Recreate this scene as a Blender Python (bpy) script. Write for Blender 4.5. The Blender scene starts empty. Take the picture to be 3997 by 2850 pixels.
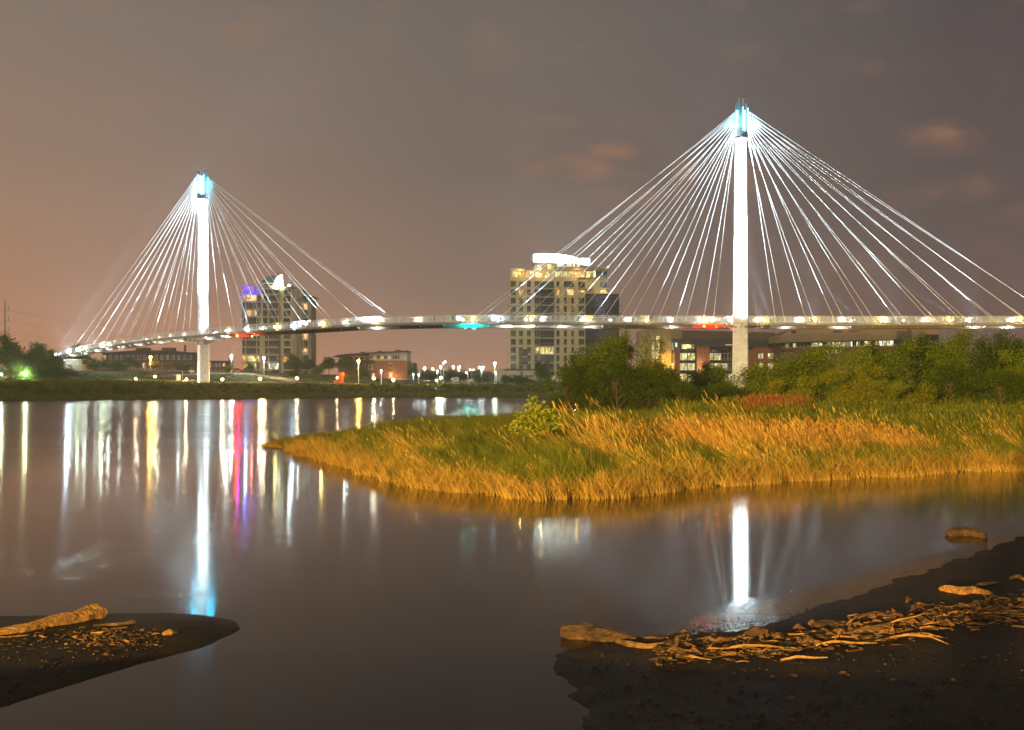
import bpy, math, random
import numpy as np
from mathutils import Vector, Matrix, noise as mnoise
R = math.radians
rng = np.random.default_rng(7)
random.seed(7)
SC = bpy.context.scene
COL = SC.collection
CAM_H, FOC, CX, HY = 3.9, 4000.0, 1998.0, 1500.0

def P(px, py, D):
    """a point seen in the photo at (px, py), standing D metres away"""
    return Vector(((px-CX)/FOC*D, D, CAM_H+(HY-py)/FOC*D))
def PX(px, D): return (px-CX)/FOC*D
def PZ(py, D): return CAM_H+(HY-py)/FOC*D

# ------------------------------------------------------------------ camera, world, light
cd = bpy.data.cameras.new('camera'); cam = bpy.data.objects.new('camera', cd); COL.objects.link(cam)
cam.location = (0, 0, CAM_H); cam.rotation_euler = (R(90), 0, 0)
cd.sensor_width = 36; cd.lens = 36*FOC/3997; cd.shift_y = 75/3997; cd.clip_end = 6000; cd.clip_start = 0.3
SC.camera = cam

def nn(nt, t, **kw):
    n = nt.nodes.new(t)
    for k, v in kw.items():
        if k in n.inputs: n.inputs[k].default_value = v
        else: setattr(n, k, v)
    return n
def lk(nt, a, b): nt.links.new(a, b)
def srgb(r, g, b):
    f = lambda c: (c/255/12.92) if c/255 <= 0.04045 else ((c/255+0.055)/1.055)**2.4
    return (f(r), f(g), f(b), 1)
def ramp(nt, fac, stops, interp='LINEAR'):
    n = nt.nodes.new('ShaderNodeValToRGB'); n.color_ramp.interpolation = interp
    el = n.color_ramp.elements
    while len(el) > 1: el.remove(el[-1])
    el[0].position, el[0].color = stops[0]
    for p, c in stops[1:]:
        e = el.new(p); e.color = c
    if fac is not None: lk(nt, fac, n.inputs['Fac'])
    return n
def math_n(nt, op, a, b=None, clamp=False):
    n = nt.nodes.new('ShaderNodeMath'); n.operation = op; n.use_clamp = clamp
    for i, v in enumerate((a, b)):
        if v is None: continue
        if isinstance(v, (int, float)): n.inputs[i].default_value = v
        else: lk(nt, v, n.inputs[i])
    return n.outputs[0]
def mixc(nt, fac, a, b, blend='MIX'):
    n = nt.nodes.new('ShaderNodeMix'); n.data_type = 'RGBA'; n.blend_type = blend
    for i, v in ((0, fac), (6, a), (7, b)):
        if isinstance(v, (int, float, tuple, list)): n.inputs[i].default_value = v
        else: lk(nt, v, n.inputs[i])
    return n.outputs[2]

W = bpy.data.worlds.new('World'); SC.world = W; W.use_nodes = True
nt = W.node_tree; nt.nodes.clear()
out = nt.nodes.new('ShaderNodeOutputWorld'); bg = nt.nodes.new('ShaderNodeBackground')
tc = nt.nodes.new('ShaderNodeTexCoord'); sep = nt.nodes.new('ShaderNodeSeparateXYZ')
lk(nt, tc.outputs['Generated'], sep.inputs[0])
elev = math_n(nt, 'ABSOLUTE', sep.outputs[2])
left = ramp(nt, elev, [(0.0, srgb(192, 134, 98)), (0.09, srgb(170, 126, 98)), (0.2, srgb(140, 115, 98)), (0.33, srgb(122, 108, 98)), (0.6, srgb(92, 82, 78)), (1, srgb(70, 62, 62))])
right = ramp(nt, elev, [(0.0, srgb(136, 100, 84)), (0.05, srgb(106, 84, 78)), (0.15, srgb(88, 75, 73)), (0.33, srgb(75, 68, 69)), (0.6, srgb(64, 58, 60)), (1, srgb(58, 52, 55))])
mid = ramp(nt, elev, [(0.0, srgb(182, 130, 100)), (0.03, srgb(156, 120, 99)), (0.09, srgb(130, 108, 95)), (0.2, srgb(110, 96, 88)), (0.33, srgb(103, 94, 88)), (0.6, srgb(80, 72, 72)), (1, srgb(64, 58, 60))])
az = sep.outputs[0]
f1 = ramp(nt, math_n(nt, 'ADD', math_n(nt, 'MULTIPLY', az, 1.0), 0.5), [(0.02, (0, 0, 0, 1)), (0.45, (1, 1, 1, 1))])
f2 = ramp(nt, math_n(nt, 'ADD', math_n(nt, 'MULTIPLY', az, 1.0), 0.5), [(0.5, (0, 0, 0, 1)), (0.88, (1, 1, 1, 1))])
c1 = mixc(nt, f1.outputs[0], left.outputs[0], mid.outputs[0])
c2 = mixc(nt, f2.outputs[0], c1, right.outputs[0])
# low clouds lit orange from the city
mp = nt.nodes.new('ShaderNodeMapping'); mp.inputs['Scale'].default_value = (16, 16, 34); mp.inputs['Location'].default_value = (3.1, 0.4, 1.9)
lk(nt, tc.outputs['Generated'], mp.inputs[0])
nz = nn(nt, 'ShaderNodeTexNoise', Scale=1.0, Detail=6.0, Roughness=0.58); lk(nt, mp.outputs[0], nz.inputs['Vector'])
cl = ramp(nt, nz.outputs['Fac'], [(0.54, (0, 0, 0, 1)), (0.72, (1, 1, 1, 1))])
u_ = math_n(nt, 'DIVIDE', sep.outputs[0], sep.outputs[1]); v_ = math_n(nt, 'DIVIDE', sep.outputs[2], sep.outputs[1]); tot = None
for cu, cv, ru, rv_, am in ((0.05, 0.205, .055, .022, 1), (0.115, 0.19, .05, .02, .6), (0.10, 0.228, .03, .012, .6), (0.42, 0.24, .05, .022, .6), (0.165, 0.198, .02, .03, .7), (-0.26, .34, .09, .02, .3), (0.03, .255, .05, .01, .4), (0.44, .19, .05, .015, .35), (0.23, .205, .03, .02, .6)):
    du = math_n(nt, 'MULTIPLY', math_n(nt, 'SUBTRACT', u_, cu), 1/ru); dv = math_n(nt, 'MULTIPLY', math_n(nt, 'SUBTRACT', v_, cv), 1/rv_)
    q = math_n(nt, 'SUBTRACT', 1.0, math_n(nt, 'ADD', math_n(nt, 'MULTIPLY', du, du), math_n(nt, 'MULTIPLY', dv, dv)), True)
    q = math_n(nt, 'MULTIPLY', q, am); tot = q if tot is None else math_n(nt, 'MAXIMUM', tot, q)
cl2 = ramp(nt, nz.outputs['Fac'], [(0.38, (0, 0, 0, 1)), (0.62, (1, 1, 1, 1))])
wisps = math_n(nt, 'MULTIPLY', cl.outputs[0], 0.17)
cf = math_n(nt, 'ADD', math_n(nt, 'MULTIPLY', math_n(nt, 'MULTIPLY', cl2.outputs[0], tot), 0.75), wisps, True)
c3 = mixc(nt, cf, c2, srgb(150, 108, 82))
lk(nt, c3, bg.inputs['Color']); bg.inputs['Strength'].default_value = 1.24
lk(nt, bg.outputs[0], out.inputs[0])

# added broad fill sun from behind the camera, brightening facades and bushes
sd = bpy.data.lights.new('fill_sun', 'SUN'); so = bpy.data.objects.new('fill_sun', sd); COL.objects.link(so)
sd.energy = 1.35; sd.angle = R(25); sd.color = (1.0, 0.9, 0.62); so.rotation_euler = (R(62), 0, R(-12))

SC.view_settings.view_transform = 'Standard'; SC.view_settings.look = 'None'
SC.view_settings.exposure = 0; SC.view_settings.gamma = 1; SC.view_settings.use_curve_mapping = False
cy = SC.cycles
cy.use_denoising = True; cy.max_bounces = 6; cy.diffuse_bounces = 2; cy.glossy_bounces = 3; cy.transmission_bounces = 3
cy.transparent_max_bounces = 8; cy.volume_bounces = 0; cy.sample_clamp_indirect = 40; cy.sample_clamp_direct = 0
cy.caustics_reflective = False; cy.caustics_refractive = False; cy.use_adaptive_sampling = True; cy.adaptive_threshold = 0.015
cy.use_light_tree = True; cy.volume_step_rate = 1

# ------------------------------------------------------------------ helpers
class MB:
    def __init__(s): s.v = []; s.f = []; s.m = []
    def add(s, vs, fs, mi=0):
        o = len(s.v); s.v += [tuple(v) for v in vs]; s.f += [tuple(i+o for i in f) for f in fs]; s.m += [mi]*len(fs)
        return s
    def box(s, x0, x1, y0, y1, z0, z1, mi=0):
        return s.add([(x0, y0, z0), (x1, y0, z0), (x1, y1, z0), (x0, y1, z0), (x0, y0, z1), (x1, y0, z1), (x1, y1, z1), (x0, y1, z1)],
                     [(0, 3, 2, 1), (4, 5, 6, 7), (0, 1, 5, 4), (1, 2, 6, 5), (2, 3, 7, 6), (3, 0, 4, 7)], mi)
    def tube(s, pts, rads, n=6, mi=0, cap=True):
        pts = [Vector(p) for p in pts]; vs = []; fs = []
        if not hasattr(rads, '__len__'): rads = [rads]*len(pts)
        for i, p in enumerate(pts):
            d = (pts[min(i+1, len(pts)-1)]-pts[max(i-1, 0)])
            if d.length < 1e-6: d = Vector((0, 0, 1))
            d.normalize()
            a = d.cross(Vector((0, 0, 1))) if abs(d.z) < 0.95 else d.cross(Vector((1, 0, 0)))
            a.normalize(); b = d.cross(a)
            for k in range(n):
                t = 2*math.pi*k/n; vs.append(p+a*(math.cos(t)*rads[i])+b*(math.sin(t)*rads[i]))
        for i in range(len(pts)-1):
            for k in range(n):
                fs.append((i*n+k, i*n+(k+1) % n, (i+1)*n+(k+1) % n, (i+1)*n+k))
        if cap:
            fs.append(tuple(range(n-1, -1, -1))); fs.append(tuple((len(pts)-1)*n+k for k in range(n)))
        return s.add(vs, fs, mi)
    def prism(s, poly, z0, z1, mi=0):
        n = len(poly)
        return s.add([(x, y, z0) for x, y in poly]+[(x, y, z1) for x, y in poly],
                     [tuple(range(n-1, -1, -1)), tuple(range(n, 2*n))]+[(k, (k+1) % n, n+(k+1) % n, n+k) for k in range(n)], mi)
    def prism_xz(s, poly, y0, y1, mi=0):
        n = len(poly)
        return s.add([(x, y0, z) for x, z in poly]+[(x, y1, z) for x, z in poly],
                     [tuple(range(n)), tuple(range(2*n-1, n-1, -1))]+[(k, n+k, n+(k+1) % n, (k+1) % n) for k in range(n)], mi)
    def ball(s, c, r, mi=0, seg=8, rings=5, sx=1, sy=1, sz=1):
        vs = [(c[0], c[1], c[2]+r*sz)]; fs = []
        for i in range(1, rings):
            ph = math.pi*i/rings
            for k in range(seg):
                t = 2*math.pi*k/seg
                vs.append((c[0]+r*sx*math.sin(ph)*math.cos(t), c[1]+r*sy*math.sin(ph)*math.sin(t), c[2]+r*sz*math.cos(ph)))
        vs.append((c[0], c[1], c[2]-r*sz)); L = len(vs)-1
        for k in range(seg):
            fs.append((0, 1+k, 1+(k+1) % seg)); b = 1+(rings-2)*seg
            fs.append((L, b+(k+1) % seg, b+k))
        for i in range(rings-2):
            for k in range(seg):
                a = 1+i*seg; b = a+seg
                fs.append((a+k, b+k, b+(k+1) % seg, a+(k+1) % seg))
        return s.add(vs, fs, mi)
    def mesh(s, name, mats, smooth=False):
        me = bpy.data.meshes.new(name); me.from_pydata(s.v, [], s.f)
        for m in (mats if isinstance(mats, (list, tuple)) else [mats]): me.materials.append(m)
        if any(s.m): me.polygons.foreach_set('material_index', s.m)
        if smooth: me.polygons.foreach_set('use_smooth', [True]*len(me.polygons))
        me.update(); return me
    def build(s, name, mats, parent=None, smooth=False, loc=(0, 0, 0)):
        return link(name, s.mesh(name, mats, smooth), parent, loc)

def link(name, data, parent=None, loc=(0, 0, 0), rot=None, scale=None):
    o = bpy.data.objects.new(name, data); COL.objects.link(o)
    if parent is not None: o.parent = parent
    o.location = loc
    if rot is not None: o.rotation_euler = rot
    if scale is not None: o.scale = scale
    return o
def tag(o, label=None, cat=None, group=None, kind=None):
    for k, v in (('label', label), ('category', cat), ('group', group), ('kind', kind)):
        if v: o[k] = v
    return o
def thing(name, label, cat, loc=(0, 0, 0), rz=0, group=None):
    o = link(name, None, None, loc, (0, 0, rz)); return tag(o, label, cat, group)
def npmesh(name, V, F, mats, smooth=False, midx=None):
    me = bpy.data.meshes.new(name); V = np.asarray(V, np.float32); F = np.asarray(F, np.int32)
    me.vertices.add(len(V)); me.vertices.foreach_set('co', V.ravel())
    k = F.shape[1]; me.loops.add(F.size); me.loops.foreach_set('vertex_index', F.ravel())
    me.polygons.add(len(F)); me.polygons.foreach_set('loop_start', np.arange(0, F.size, k, dtype=np.int32))
    try: me.polygons.foreach_set('loop_total', np.full(len(F), k, np.int32))
    except Exception: pass
    for m in (mats if isinstance(mats, (list, tuple)) else [mats]): me.materials.append(m)
    if midx is not None: me.polygons.foreach_set('material_index', np.asarray(midx, np.int32))
    if smooth: me.polygons.foreach_set('use_smooth', np.ones(len(F), bool))
    me.update(calc_edges=True); me.validate(); return me

# ------------------------------------------------------------------ materials
def mat(name, col, rough=0.7, metal=0.0, var=0.12, scale=3.0, spec=0.3, bump=0.0, coords='Object'):
    m = bpy.data.materials.new(name); m.use_nodes = True; nt = m.node_tree
    b = nt.nodes['Principled BSDF']
    b.inputs['Roughness'].default_value = rough; b.inputs['Metallic'].default_value = metal
    b.inputs['Specular IOR Level'].default_value = spec
    c = (*col[:3], 1)
    t = nt.nodes.new('ShaderNodeTexCoord')
    n = nn(nt, 'ShaderNodeTexNoise', Scale=scale, Detail=5.0, Roughness=0.6); lk(nt, t.outputs[coords], n.inputs['Vector'])
    lo = tuple(max(0, x*(1-var*1.6)) for x in c[:3])+(1,); hi = tuple(min(1, x*(1+var*1.6)) for x in c[:3])+(1,)
    r = ramp(nt, n.outputs['Fac'], [(0.3, lo), (0.7, hi)]); lk(nt, r.outputs[0], b.inputs['Base Color'])
    if 'wood' in name:
        mg = nt.nodes.new('ShaderNodeMapping'); mg.inputs['Scale'].default_value = (0.3, 2.6, 2.6); lk(nt, t.outputs[coords], mg.inputs[0]); lk(nt, mg.outputs[0], n.inputs['Vector']); n.inputs['Distortion'].default_value = 0.4; n.inputs['Roughness'].default_value = 0.75
        oi = nt.nodes.new('ShaderNodeObjectInfo'); n9 = nn(nt, 'ShaderNodeTexNoise', Scale=2.6, Detail=2.0); lk(nt, t.outputs[coords], n9.inputs['Vector'])
        dk = ramp(nt, math_n(nt, 'ADD', math_n(nt, 'MULTIPLY', oi.outputs['Random'], 0.6), math_n(nt, 'SUBTRACT', n9.outputs['Fac'], 0.25)), [(0.15, (0.28, 0.3, 0.34, 1)), (0.5, (0.8, 0.8, 0.8, 1)), (0.85, (1.35, 1.25, 1.1, 1))])
        lk(nt, mixc(nt, 1.0, r.outputs[0], dk.outputs[0], 'MULTIPLY'), b.inputs['Base Color'])
    if bump:
        bp = nn(nt, 'ShaderNodeBump', Strength=bump, Distance=0.05); lk(nt, n.outputs['Fac'], bp.inputs['Height']); lk(nt, bp.outputs[0], b.inputs['Normal'])
    return m
def emit(name, col, strength, base=(0.8, 0.8, 0.8)):
    m = bpy.data.materials.new(name); m.use_nodes = True; b = m.node_tree.nodes['Principled BSDF']
    b.inputs['Base Color'].default_value = (*base, 1)
    b.inputs['Emission Color'].default_value = (*col[:3], 1); b.inputs['Emission Strength'].default_value = strength
    return m
def window_lit(name, col, strength, seed=0.0, vscale=1.6):
    """a lit room behind glass: curtains, furniture and lamps break the light up"""
    m = bpy.data.materials.new(name); m.use_nodes = True; nt = m.node_tree; b = nt.nodes['Principled BSDF']
    b.inputs['Base Color'].default_value = (0.05, 0.05, 0.05, 1); b.inputs['Roughness'].default_value = 0.1
    g = nt.nodes.new('ShaderNodeNewGeometry')
    mp = nt.nodes.new('ShaderNodeMapping'); mp.inputs['Scale'].default_value = (vscale, vscale, 0.55); mp.inputs['Location'].default_value = (seed, seed, seed)
    lk(nt, g.outputs['Position'], mp.inputs[0])
    v = nn(nt, 'ShaderNodeTexVoronoi', Scale=0.8); v.distance = 'CHEBYCHEV'; lk(nt, mp.outputs[0], v.inputs['Vector'])
    n = nn(nt, 'ShaderNodeTexNoise', Scale=1.3, Detail=4.0); lk(nt, mp.outputs[0], n.inputs['Vector'])
    s = nt.nodes.new('ShaderNodeSeparateColor'); lk(nt, v.outputs['Color'], s.inputs[0])
    a = math_n(nt, 'MULTIPLY', s.outputs[0], n.outputs['Fac'])
    r = ramp(nt, a, [(0.05, (0.25, 0.22, 0.18, 1)), (0.2, (0.6, 0.55, 0.5, 1)), (0.42, (1, 1, 1, 1)), (0.6, (2.2, 2.0, 1.7, 1))])
    c = mixc(nt, 1.0, r.outputs[0], (*col[:3], 1), 'MULTIPLY')
    lk(nt, c, b.inputs['Emission Color']); b.inputs['Emission Strength'].default_value = strength
    return m
def glass_dark(name, col, rough=0.08):
    m = bpy.data.materials.new(name); m.use_nodes = True; nt = m.node_tree; b = nt.nodes['Principled BSDF']
    b.inputs['Roughness'].default_value = rough; b.inputs['Specular IOR Level'].default_value = 0.6
    g = nt.nodes.new('ShaderNodeNewGeometry'); mp = nt.nodes.new('ShaderNodeMapping'); mp.inputs['Scale'].default_value = (0.7, 0.7, 0.32)
    lk(nt, g.outputs['Position'], mp.inputs[0])
    n = nn(nt, 'ShaderNodeTexVoronoi', Scale=1.0); lk(nt, mp.outputs[0], n.inputs['Vector'])
    s = nt.nodes.new('ShaderNodeSeparateColor'); lk(nt, n.outputs['Color'], s.inputs[0])
    r = ramp(nt, s.outputs[0], [(0.1, tuple(x*0.5 for x in col)+(1,)), (0.9, tuple(x*1.6 for x in col)+(1,))]); lk(nt, r.outputs[0], b.inputs['Base Color'])
    return m
def leafmat(name, c1, c2, tr=0.35):
    m = bpy.data.materials.new(name); m.use_nodes = True; nt = m.node_tree; nt.nodes.clear()
    o = nt.nodes.new('ShaderNodeOutputMaterial'); d = nt.nodes.new('ShaderNodeBsdfDiffuse'); t = nt.nodes.new('ShaderNodeBsdfTranslucent')
    mx = nn(nt, 'ShaderNodeMixShader'); mx.inputs[0].default_value = tr
    a = nt.nodes.new('ShaderNodeAttribute'); a.attribute_name = 'tint'
    oi = nt.nodes.new('ShaderNodeObjectInfo')
    f = math_n(nt, 'ADD', math_n(nt, 'MULTIPLY', a.outputs['Fac'], 0.8), math_n(nt, 'MULTIPLY', oi.outputs['Random'], 0.25), True)
    c = mixc(nt, f, (*c1, 1), (*c2, 1))
    lk(nt, c, d.inputs[0]); lk(nt, c, t.inputs[0]); lk(nt, d.outputs[0], mx.inputs[1]); lk(nt, t.outputs[0], mx.inputs[2]); lk(nt, mx.outputs[0], o.inputs[0])
    return m
M = {}
M['white_paint'] = mat('white_paint', (0.76, 0.77, 0.75), 0.5, var=0.12, scale=0.9)
M['steel_white'] = mat('steel_white', (0.72, 0.73, 0.72), 0.45, var=0.05)
M['galv'] = mat('galvanised_steel', (0.45, 0.45, 0.44), 0.5, 0.2)
M['head_steel'] = mat('head_steel', (0.16, 0.17, 0.18), 0.5)
M['cable'] = mat('cable_sheath', (0.82, 0.82, 0.82), 0.5, var=0.02)
M['girder'] = mat('girder_concrete', (0.34, 0.29, 0.25), 0.8, var=0.12, scale=0.6)
M['deck'] = mat('deck_concrete', (0.55, 0.54, 0.5), 0.8, var=0.1, scale=0.8)
M['concrete'] = mat('concrete', (0.4, 0.35, 0.28), 0.85, var=0.14, scale=0.5)
M['beige'] = mat('beige_panel', (0.46, 0.38, 0.23), 0.85, var=0.1, scale=0.3)
M['tan'] = mat('tan_panel', (0.27, 0.2, 0.12), 0.85, var=0.08, scale=0.2)
M['brown'] = mat('brown_panel', (0.12, 0.085, 0.06), 0.85, var=0.1, scale=0.2)
M['slate'] = mat('slate_panel', (0.06, 0.06, 0.075), 0.7, var=0.1, scale=0.3)
M['dark_metal'] = mat('dark_metal', (0.03, 0.03, 0.035), 0.5, 0.3)
M['roof'] = mat('dark_roof', (0.035, 0.04, 0.05), 0.6, var=0.1)
M['mullion'] = mat('mullion', (0.33, 0.34, 0.28), 0.6, var=0.05)
M['wood_dark'] = mat('wet_wood', (0.07, 0.034, 0.012), 0.7, var=0.6, scale=8, bump=1.0)
M['wood_pale'] = mat('bleached_wood', (0.17, 0.09, 0.028), 0.75, var=0.6, scale=9, bump=1.0)
M['bark'] = mat('bark', (0.09, 0.065, 0.045), 0.9, var=0.3, scale=6)
M['skin'] = mat('skin', (0.4, 0.25, 0.18), 0.6)
M['cloth_dark'] = mat('dark_cloth', (0.03, 0.025, 0.03), 0.9)
M['cloth_red'] = mat('red_cloth', (0.35, 0.04, 0.025), 0.9)
M['cloth_pale'] = mat('pale_cloth', (0.5, 0.46, 0.4), 0.9)
M['cloth_brown'] = mat('brown_cloth', (0.14, 0.08, 0.05), 0.9)
M['hair'] = mat('hair', (0.03, 0.02, 0.015), 0.7)
M['red_paint'] = mat('red_paint', (0.55, 0.07, 0.015), 0.5)
M['yellow_paint'] = mat('yellow_paint', (0.6, 0.4, 0.03), 0.5)
M['glass_teal'] = glass_dark('teal_glass', (0.014, 0.03, 0.03))
M['glass_blue'] = glass_dark('blue_glass', (0.008, 0.016, 0.026))
M['lit_warm'] = window_lit('lit_warm_room', (1.0, 0.62, 0.22), 1.5, 1.0)
M['lit_yellow'] = window_lit('lit_yellow_room', (0.95, 0.85, 0.3), 1.2, 5.0)
M['lit_office'] = window_lit('lit_office_room', (0.95, 0.9, 0.42), 1.0, 9.0, 1.1)
M['lit_white'] = window_lit('lit_white_room', (0.9, 1.0, 0.85), 1.4, 3.0)
M['lit_orange'] = window_lit('lit_orange_room', (1.0, 0.42, 0.06), 1.5, 7.0)
M['lit_violet'] = window_lit('lit_violet_room', (0.12, 0.05, 1.0), 1.6, 2.0)
M['led_cyan'] = emit('cyan_led', (0.0, 0.5, 0.85), 4.0)
M['led_white'] = emit('white_led', (0.28, 0.95, 1.0), 3.2)
M['bulb_amber'] = emit('amber_bulb', (1.0, 0.72, 0.18), 160)
M['bulb_white'] = emit('white_bulb', (0.85, 1.0, 0.88), 300)
M['bulb_cool'] = emit('cool_bulb', (0.5, 0.8, 1.0), 800)
M['bulb_green'] = emit('greenish_bulb', (0.75, 1.0, 0.6), 550)
M['bulb_orange'] = emit('sodium_bulb', (1.0, 0.42, 0.05), 380)
M['bulb_warm'] = emit('warm_bulb', (1.0, 0.62, 0.28), 420)
M['bulb_red'] = emit('red_bulb', (1.0, 0.015, 0.005), 200)
M['bulb_teal'] = emit('teal_bulb', (0.0, 0.75, 0.62), 160)
M['bulb_town'] = emit('town_bulb', (0.85, 0.95, 1.0), 60)
M['leaf_dark'] = leafmat('leaf_dark', (0.016, 0.04, 0.004), (0.085, 0.125, 0.012))
M['leaf_mid'] = leafmat('leaf_mid', (0.03, 0.065, 0.004), (0.17, 0.22, 0.018))
M['leaf_yellow'] = leafmat('leaf_yellow', (0.07, 0.085, 0.005), (0.25, 0.23, 0.018))
M['leaf_bright'] = leafmat('leaf_bright', (0.12, 0.16, 0.012), (0.36, 0.36, 0.03))
M['leaf_far'] = leafmat('leaf_far', (0.03, 0.085, 0.03), (0.1, 0.18, 0.05))
M['grass_green'] = leafmat('grass_green', (0.03, 0.055, 0.006), (0.15, 0.15, 0.02), 0.25)
M['reed_gold'] = leafmat('reed_gold', (0.11, 0.06, 0.01), (0.5, 0.32, 0.07), 0.2)
M['grass_rust'] = leafmat('grass_rust', (0.09, 0.04, 0.012), (0.26, 0.1, 0.03), 0.2)
M['grass_orange'] = leafmat('grass_orange', (0.16, 0.075, 0.015), (0.42, 0.22, 0.05), 0.2)
M['weed'] = leafmat('bank_weed', (0.07, 0.12, 0.015), (0.28, 0.26, 0.04), 0.3)

def brick_mat(name, c1, c2):
    m = bpy.data.materials.new(name); m.use_nodes = True; nt = m.node_tree; b = nt.nodes['Principled BSDF']; b.inputs['Roughness'].default_value = 0.85
    t = nt.nodes.new('ShaderNodeTexCoord'); mp = nt.nodes.new('ShaderNodeMapping'); mp.inputs['Rotation'].default_value = (R(90), 0, 0); lk(nt, t.outputs['Object'], mp.inputs[0])
    k = nn(nt, 'ShaderNodeTexBrick', Scale=3.0, Color1=(*c1, 1), Color2=(*c2, 1), Mortar=(0.25, 0.2, 0.15, 1)); k.inputs['Mortar Size'].default_value = 0.012
    lk(nt, mp.outputs[0], k.inputs['Vector']); lk(nt, k.outputs[0], b.inputs['Base Color']); return m
M['brick'] = brick_mat('red_brick', (0.24, 0.075, 0.035), (0.17, 0.055, 0.03))
M['brick_dark'] = brick_mat('dark_brick', (0.14, 0.055, 0.035), (0.1, 0.04, 0.03))

# water: a slow river, ruffled far out and calm near the banks, small ripples at the beach
m = M['water'] = bpy.data.materials.new('river_water'); m.use_nodes = True; nt = m.node_tree; b = nt.nodes['Principled BSDF']
b.inputs['Base Color'].default_value = (0.012, 0.008, 0.005, 1); b.inputs['Anisotropic'].default_value = 0.62
tg = nn(nt, 'ShaderNodeCombineXYZ', X=0.0, Y=1.0, Z=0.0); lk(nt, tg.outputs[0], b.inputs['Tangent']); b.inputs['IOR'].default_value = 1.34; b.inputs['Specular IOR Level'].default_value = 0.5
g = nt.nodes.new('ShaderNodeNewGeometry'); sp = nt.nodes.new('ShaderNodeSeparateXYZ'); lk(nt, g.outputs['Position'], sp.inputs[0])
mp = nt.nodes.new('ShaderNodeMapping'); mp.inputs['Scale'].default_value = (0.012, 0.11, 1); mp.inputs['Rotation'].default_value = (0, 0, R(4)); lk(nt, g.outputs['Position'], mp.inputs[0])
n1 = nn(nt, 'ShaderNodeTexNoise', Scale=1.0, Detail=5.0, Roughness=0.6, Distortion=0.6); lk(nt, mp.outputs[0], n1.inputs['Vector'])
yy = math_n(nt, 'MULTIPLY', sp.outputs[1], 1/300)
rb = ramp(nt, yy, [(0.045, (0.07,)*3+(1,)), (0.11, (0.085,)*3+(1,)), (0.15, (0.085,)*3+(1,)), (0.2, (0.15,)*3+(1,)), (0.28, (0.21,)*3+(1,)), (0.8, (0.23,)*3+(1,))])
rv = math_n(nt, 'ADD', rb.outputs[0], math_n(nt, 'MULTIPLY', math_n(nt, 'MULTIPLY', math_n(nt, 'SUBTRACT', n1.outputs['Fac'], 0.5), 0.13), ramp(nt, yy, [(0.1, (0.12, 0.12, 0.12, 1)), (0.22, (1, 1, 1, 1))]).outputs[0]))
lk(nt, math_n(nt, 'MAXIMUM', rv, 0.04), b.inputs['Roughness'])
mp2 = nt.nodes.new('ShaderNodeMapping'); mp2.inputs['Scale'].default_value = (4.0, 12.0, 1); mp2.inputs['Rotation'].default_value = (0, 0, R(-8)); lk(nt, g.outputs['Position'], mp2.inputs[0])
n2 = nn(nt, 'ShaderNodeTexNoise', Scale=1.2, Detail=4.0, Roughness=0.55, Distortion=0.8); lk(nt, mp2.outputs[0], n2.inputs['Vector'])
# ripples come in patches, and strongest along the right-hand beach
dist = math_n(nt, 'SUBTRACT', sp.outputs[1], math_n(nt, 'ADD', math_n(nt, 'MULTIPLY', sp.outputs[0], 0.93), 13.6))
beachm = ramp(nt, math_n(nt, 'MULTIPLY', dist, 0.25), [(0.0, (1, 1, 1, 1)), (0.1, (0.7, 0.7, 0.7, 1)), (0.3, (0, 0, 0, 1))])
xr = ramp(nt, math_n(nt, 'MULTIPLY', math_n(nt, 'ADD', sp.outputs[0], -0.8), 0.5), [(0.0, (0, 0, 0, 1)), (1, (1, 1, 1, 1))])
mp3 = nt.nodes.new('ShaderNodeMapping'); mp3.inputs['Scale'].default_value = (0.05, 0.16, 1); lk(nt, g.outputs['Position'], mp3.inputs[0])
n3 = nn(nt, 'ShaderNodeTexNoise', Scale=1.0, Detail=3.0); lk(nt, mp3.outputs[0], n3.inputs['Vector'])
patch = ramp(nt, n3.outputs['Fac'], [(0.5, (0.004, 0.004, 0.004, 1)), (0.7, (0.05, 0.05, 0.05, 1))])
farm = ramp(nt, yy, [(0.1, (1, 1, 1, 1)), (0.3, (0, 0, 0, 1))])
st = math_n(nt, 'ADD', math_n(nt, 'MULTIPLY', beachm.outputs[0], xr.outputs[0]), math_n(nt, 'MULTIPLY', patch.outputs[0], farm.outputs[0]), True)
# cat's-paws: two patches of wind-ruffled water in the calm, and a slick current line off the spit
n4 = nn(nt, 'ShaderNodeTexNoise', Scale=0.9, Detail=4.0); lk(nt, g.outputs['Position'], n4.inputs['Vector'])
for cx4, cy4, rx4, ry4, am4 in ((-10.3, 22.0, 2.6, 3.6, 0.28), (-7.6, 26.0, 3.0, 4.0, 0.1), (-6.4, 18.4, 1.6, 1.3, 0.2), (-5, 20.5, 2.5, 1.0, .1)):
    e1 = math_n(nt, 'MULTIPLY', math_n(nt, 'SUBTRACT', sp.outputs[0], cx4), 1/rx4); e2 = math_n(nt, 'MULTIPLY', math_n(nt, 'SUBTRACT', sp.outputs[1], cy4), 1/ry4)
    q = math_n(nt, 'SUBTRACT', 1.0, math_n(nt, 'ADD', math_n(nt, 'MULTIPLY', e1, e1), math_n(nt, 'MULTIPLY', e2, e2)), True)
    q = math_n(nt, 'MULTIPLY', math_n(nt, 'MULTIPLY', q, am4*2), ramp(nt, n4.outputs['Fac'], [(0.35, (0.1, 0.1, 0.1, 1)), (0.6, (1, 1, 1, 1))]).outputs[0])
    st = math_n(nt, 'ADD', st, q, True)
cw = math_n(nt, 'ADD', math_n(nt, 'MULTIPLY', math_n(nt, 'SUBTRACT', n1.outputs['Fac'], 0.5), 6.0), math_n(nt, 'SUBTRACT', sp.outputs[1], 63.0))
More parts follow.
